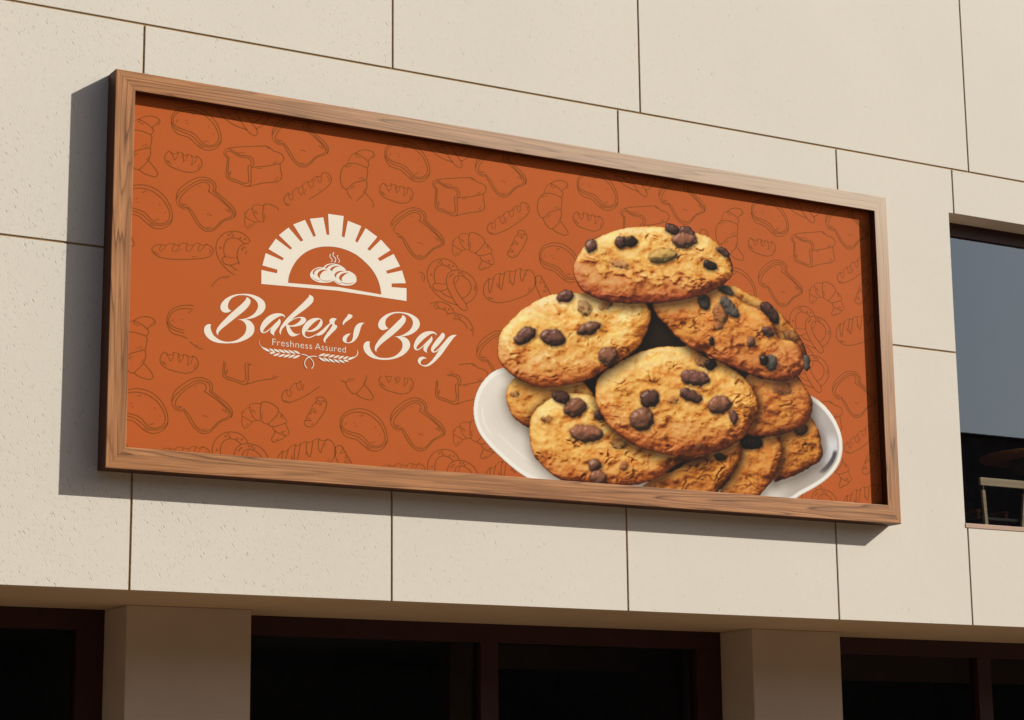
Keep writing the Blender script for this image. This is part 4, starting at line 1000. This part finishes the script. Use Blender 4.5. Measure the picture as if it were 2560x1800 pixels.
# cream emblem and lettering
def filled(loops_list, layer0, name, mat=None, strokes=()):
    """flat shapes with holes; every shape a hair above the last so that none share a plane"""
    allv, allf = [], []
    for k, loops in enumerate(loops_list):
        cu = bpy.data.curves.new('outline', 'CURVE'); cu.dimensions = '2D'; cu.fill_mode = 'BOTH'
        for lp in loops:
            sp = cu.splines.new('POLY'); sp.points.add(len(lp) - 1)
            for q, p in zip(sp.points, lp): q.co = (p[0], p[1], 0, 1)
            sp.use_cyclic_u = True
        ob = bpy.data.objects.new('outline', cu); col.objects.link(ob)
        bpy.context.view_layer.update()
        me = bpy.data.meshes.new_from_object(ob.evaluated_get(bpy.context.evaluated_depsgraph_get()))
        base = len(allv)
        allv += [(v.co.x, v.co.y, k) for v in me.vertices]
        allf += [tuple(base + i for i in f.vertices) for f in me.polygons]
        bpy.data.objects.remove(ob); bpy.data.curves.remove(cu); bpy.data.meshes.remove(me)
    for k, (w, pl) in enumerate(strokes):
        rv, rf = [], []; ribbon(rv, rf, pl, w)
        base = len(allv); allv += [(x, z, len(loops_list) + k) for x, z in rv]; allf += [tuple(base + i for i in f) for f in rf]
    me = bpy.data.meshes.new(name)
    me.from_pydata([(SX + x / 1000., FACE_Y - layer0 - .00008 * k, SZ + z / 1000.) for x, z, k in allv], [], allf); me.update()
    return on_sign(link(name, me, mat or M_CREAM))
def shape(k): return [curve(pairs(s), closed=True, n=6) for s in LOGO[k].split(';')]
stroke = [(w, curve(pairs(t), n=6)) for w, t in LOGO_STROKES]
oven = filled([shape('oven')], .0012, 'oven_emblem')
loaves = filled([shape('bread')], .0012, 'loaf_emblem', strokes=stroke[:3])
for word in (('B', 'B_stem', 'a', 'k', 'e', 'r', 'apostrophe', 's'), ('B2', 'B2_stem', 'a2', 'y')):
    filled([shape(k) for k in word], .0012, 'brand_word')
wheat = filled([shape(k) for k in LOGO if k.startswith('leaf') or k.startswith('swoosh')], .0012, 'wheat_emblem', strokes=stroke[3:])
def type_out(text):
    fc = bpy.data.curves.new('tagline', 'FONT'); fc.body = text; fc.size = 1.; fc.space_character = 1.06; fc.offset = -.010
    fo = bpy.data.objects.new('tagline', fc); col.objects.link(fo); bpy.context.view_layer.update()
    me = bpy.data.meshes.new_from_object(fo.evaluated_get(bpy.context.evaluated_depsgraph_get()))
    bpy.data.objects.remove(fo); bpy.data.curves.remove(fc)
    return me
for word, x_left, x_right in (('Freshness', 1266, 1625), ('Assured', 1651, 1935)):
    tm = type_out(word)
    tx = [v.co.x for v in tm.vertices]; kx = (x_right - x_left) / (max(tx) - min(tx))
    kz = 54. / max(v.co.y for v in type_out('F').vertices)
    for v in tm.vertices:
        v.co = (SX + (x_left + (v.co.x - min(tx)) * kx) / 1000., FACE_Y - .0012, SZ + (953.5 + v.co.y * kz) / 1000.)
    tm.name = 'tagline_word'
    on_sign(link('tagline_word', tm, M_CREAM))

# the printed picture: a part of the sign, each printed cookie a sub-part
def to_linear(c): return np.where(c <= .04045, c / 12.92, ((c + .055) / 1.055) ** 2.4)
xs, ys, rgb, ident, names, plate_area = cookie_print()
lin = to_linear(rgb) * PRINT_GAIN
nx_, ny_ = len(xs), len(ys)
gx, gy = np.meshgrid(xs, ys)
keep = (gx > LX0) & (gx < LX1 - 1) & (gy > 1)
plate_obj = None
order = {n: i + 1 for i, n in enumerate(names)}
idm = ident.copy(); idm[idm == order['gap']] = order['plate']
group_of = {'k3b': 'k3'}
for a, b in group_of.items(): idm[idm == order[a]] = order[b]
def picture_piece(name, value, layer, parent):
    q = (plate_area if parent is None else idm == value)[:-1, :-1] & keep[:-1, :-1] & keep[1:, 1:]
    jj, ii = np.nonzero(q)
    a = jj * nx_ + ii; quads = np.stack([a, a + 1, a + nx_ + 1, a + nx_], 1)
    used, inv = np.unique(quads, return_inverse=True); quads = inv.reshape(-1, 4)
    me = bpy.data.meshes.new(name)
    co = np.zeros((len(used), 3), np.float32)
    co[:, 0] = SX + gx.ravel()[used] / 1000.; co[:, 1] = FACE_Y - layer; co[:, 2] = SZ + gy.ravel()[used] / 1000.
    me.vertices.add(len(used)); me.vertices.foreach_set('co', co.ravel())
    me.loops.add(len(quads) * 4); me.loops.foreach_set('vertex_index', quads.ravel().astype(np.int32))
    me.polygons.add(len(quads)); me.polygons.foreach_set('loop_start', np.arange(0, len(quads) * 4, 4, dtype=np.int32))
    at = me.color_attributes.new('ink', 'FLOAT_COLOR', 'POINT')
    cc = np.ones((len(used), 4), np.float32); cc[:, :3] = lin.reshape(-1, 3)[used]
    at.data.foreach_set('color', cc.ravel()); me.update(calc_edges=True)
    o = link(name, me, M_PICTURE)
    if parent is None: return on_sign(o)
    o.parent = parent; return o
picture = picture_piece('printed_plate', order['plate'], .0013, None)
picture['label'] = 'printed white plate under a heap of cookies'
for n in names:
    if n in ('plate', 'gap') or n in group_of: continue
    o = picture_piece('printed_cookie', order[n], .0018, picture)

# ---------------------------------------------------------------- street
def paving():
    N = Nodes('warm_paving'); v = N.coords()
    b = N.n('ShaderNodeTexBrick'); b.offset = .5
    for k, val in (('Scale', 1.), ('Mortar Size', .008), ('Brick Width', .6), ('Row Height', .3), ('Color1', (.22, .155, .105, 1)), ('Color2', (.19, .13, .085, 1)), ('Mortar', (.09, .065, .045, 1))):
        b.inputs[k].default_value = val
    N.l(v, b.inputs['Vector'])
    c = N.mix(.35, b.outputs[0], N.mix(N.noise(v, 3., 4), (.15, .10, .065, 1), (.26, .185, .125, 1)))
    N.principled(c, .85, .2); return N.m
bm = bmesh.new(); s = 600
for f in [bm.faces.new([bm.verts.new(p) for p in ((-s, -s, 0), (s, -s, 0), (s, s, 0), (-s, s, 0))])]: pass
tag(from_bm('ground', bm, paving()), kind='structure')

# the dark building across the street, mirrored in the window glass
opp = empty('brick_building', (20, -24, 0))
tag(opp, 'dark brick building across the street, mirrored in the lower part of the upper window', 'building')
OH = 10.6
M_BRICK = plain_material('shaded_brick', (.17, .125, .105), .9, .1, .2, 3.)
bm = bmesh.new(); add_box(bm, -70, 70, -12, 0, 0, OH); from_bm('wall', bm, M_BRICK, opp)
box('parapet', -70.1, 70.1, -.25, .12, OH + .001, OH + .05, M_BRICK, opp)
for i in range(14):
    for k in range(3):
        x = -62 + i * 9.
        box('window', x, x + 3.2, .003, .06, 1.2 + k * 3.2, 3.0 + k * 3.2, M_DARKROOM, opp)

# ---------------------------------------------------------------- light
SUN = Vector((.310, -.185, .210)).normalized()    # towards the sun
elev = math.asin(SUN.z); azim = math.atan2(SUN.x, SUN.y)
w = bpy.data.worlds.new('World'); scene.world = w; w.use_nodes = True
wt_ = w.node_tree; bg = wt_.nodes['Background']
sky = wt_.nodes.new('ShaderNodeTexSky'); sky.sky_type = 'NISHITA'; sky.sun_disc = False
sky.sun_elevation = elev; sky.sun_rotation = azim; sky.air_density = 1.; sky.dust_density = 2.; sky.ozone_density = 1.
wt_.links.new(sky.outputs[0], bg.inputs[0]); bg.inputs[1].default_value = SKY_STRENGTH
ld = bpy.data.lights.new('sun', 'SUN'); ld.energy = SUN_STRENGTH; ld.angle = math.radians(.5); ld.color = (1., .96, .87)
lo = bpy.data.objects.new('sun', ld); col.objects.link(lo); lo.location = (30, -20, 25)
lo.rotation_euler = (-SUN).to_track_quat('-Z', 'Y').to_euler()

# ---------------------------------------------------------------- camera
cd = bpy.data.cameras.new('camera'); cam = bpy.data.objects.new('camera', cd); col.objects.link(cam)
cd.sensor_width = 36.; cd.lens = 75.631; cd.clip_start = .1; cd.clip_end = 3000.
yaw, pitch, roll = math.radians(30.40195), math.radians(11.62562), math.radians(-.620516)
fwd = Vector((math.sin(yaw) * math.cos(pitch), math.cos(yaw) * math.cos(pitch), math.sin(pitch)))
right = Vector((math.cos(yaw), -math.sin(yaw), 0)); up = right.cross(fwd)
c_, s_ = math.cos(roll), math.sin(roll)
r_ = right * c_ + up * s_; u_ = up * c_ - right * s_
cam.matrix_world = Matrix(((r_.x, u_.x, -fwd.x, 0.), (r_.y, u_.y, -fwd.y, -16.), (r_.z, u_.z, -fwd.z, 1.6), (0, 0, 0, 1)))
scene.camera = cam
scene.view_settings.view_transform = 'Standard'; scene.view_settings.look = 'None'
scene.view_settings.exposure = EXPOSURE; scene.view_settings.gamma = 1.
scene.cycles.max_bounces = 8; scene.cycles.transparent_max_bounces = 8
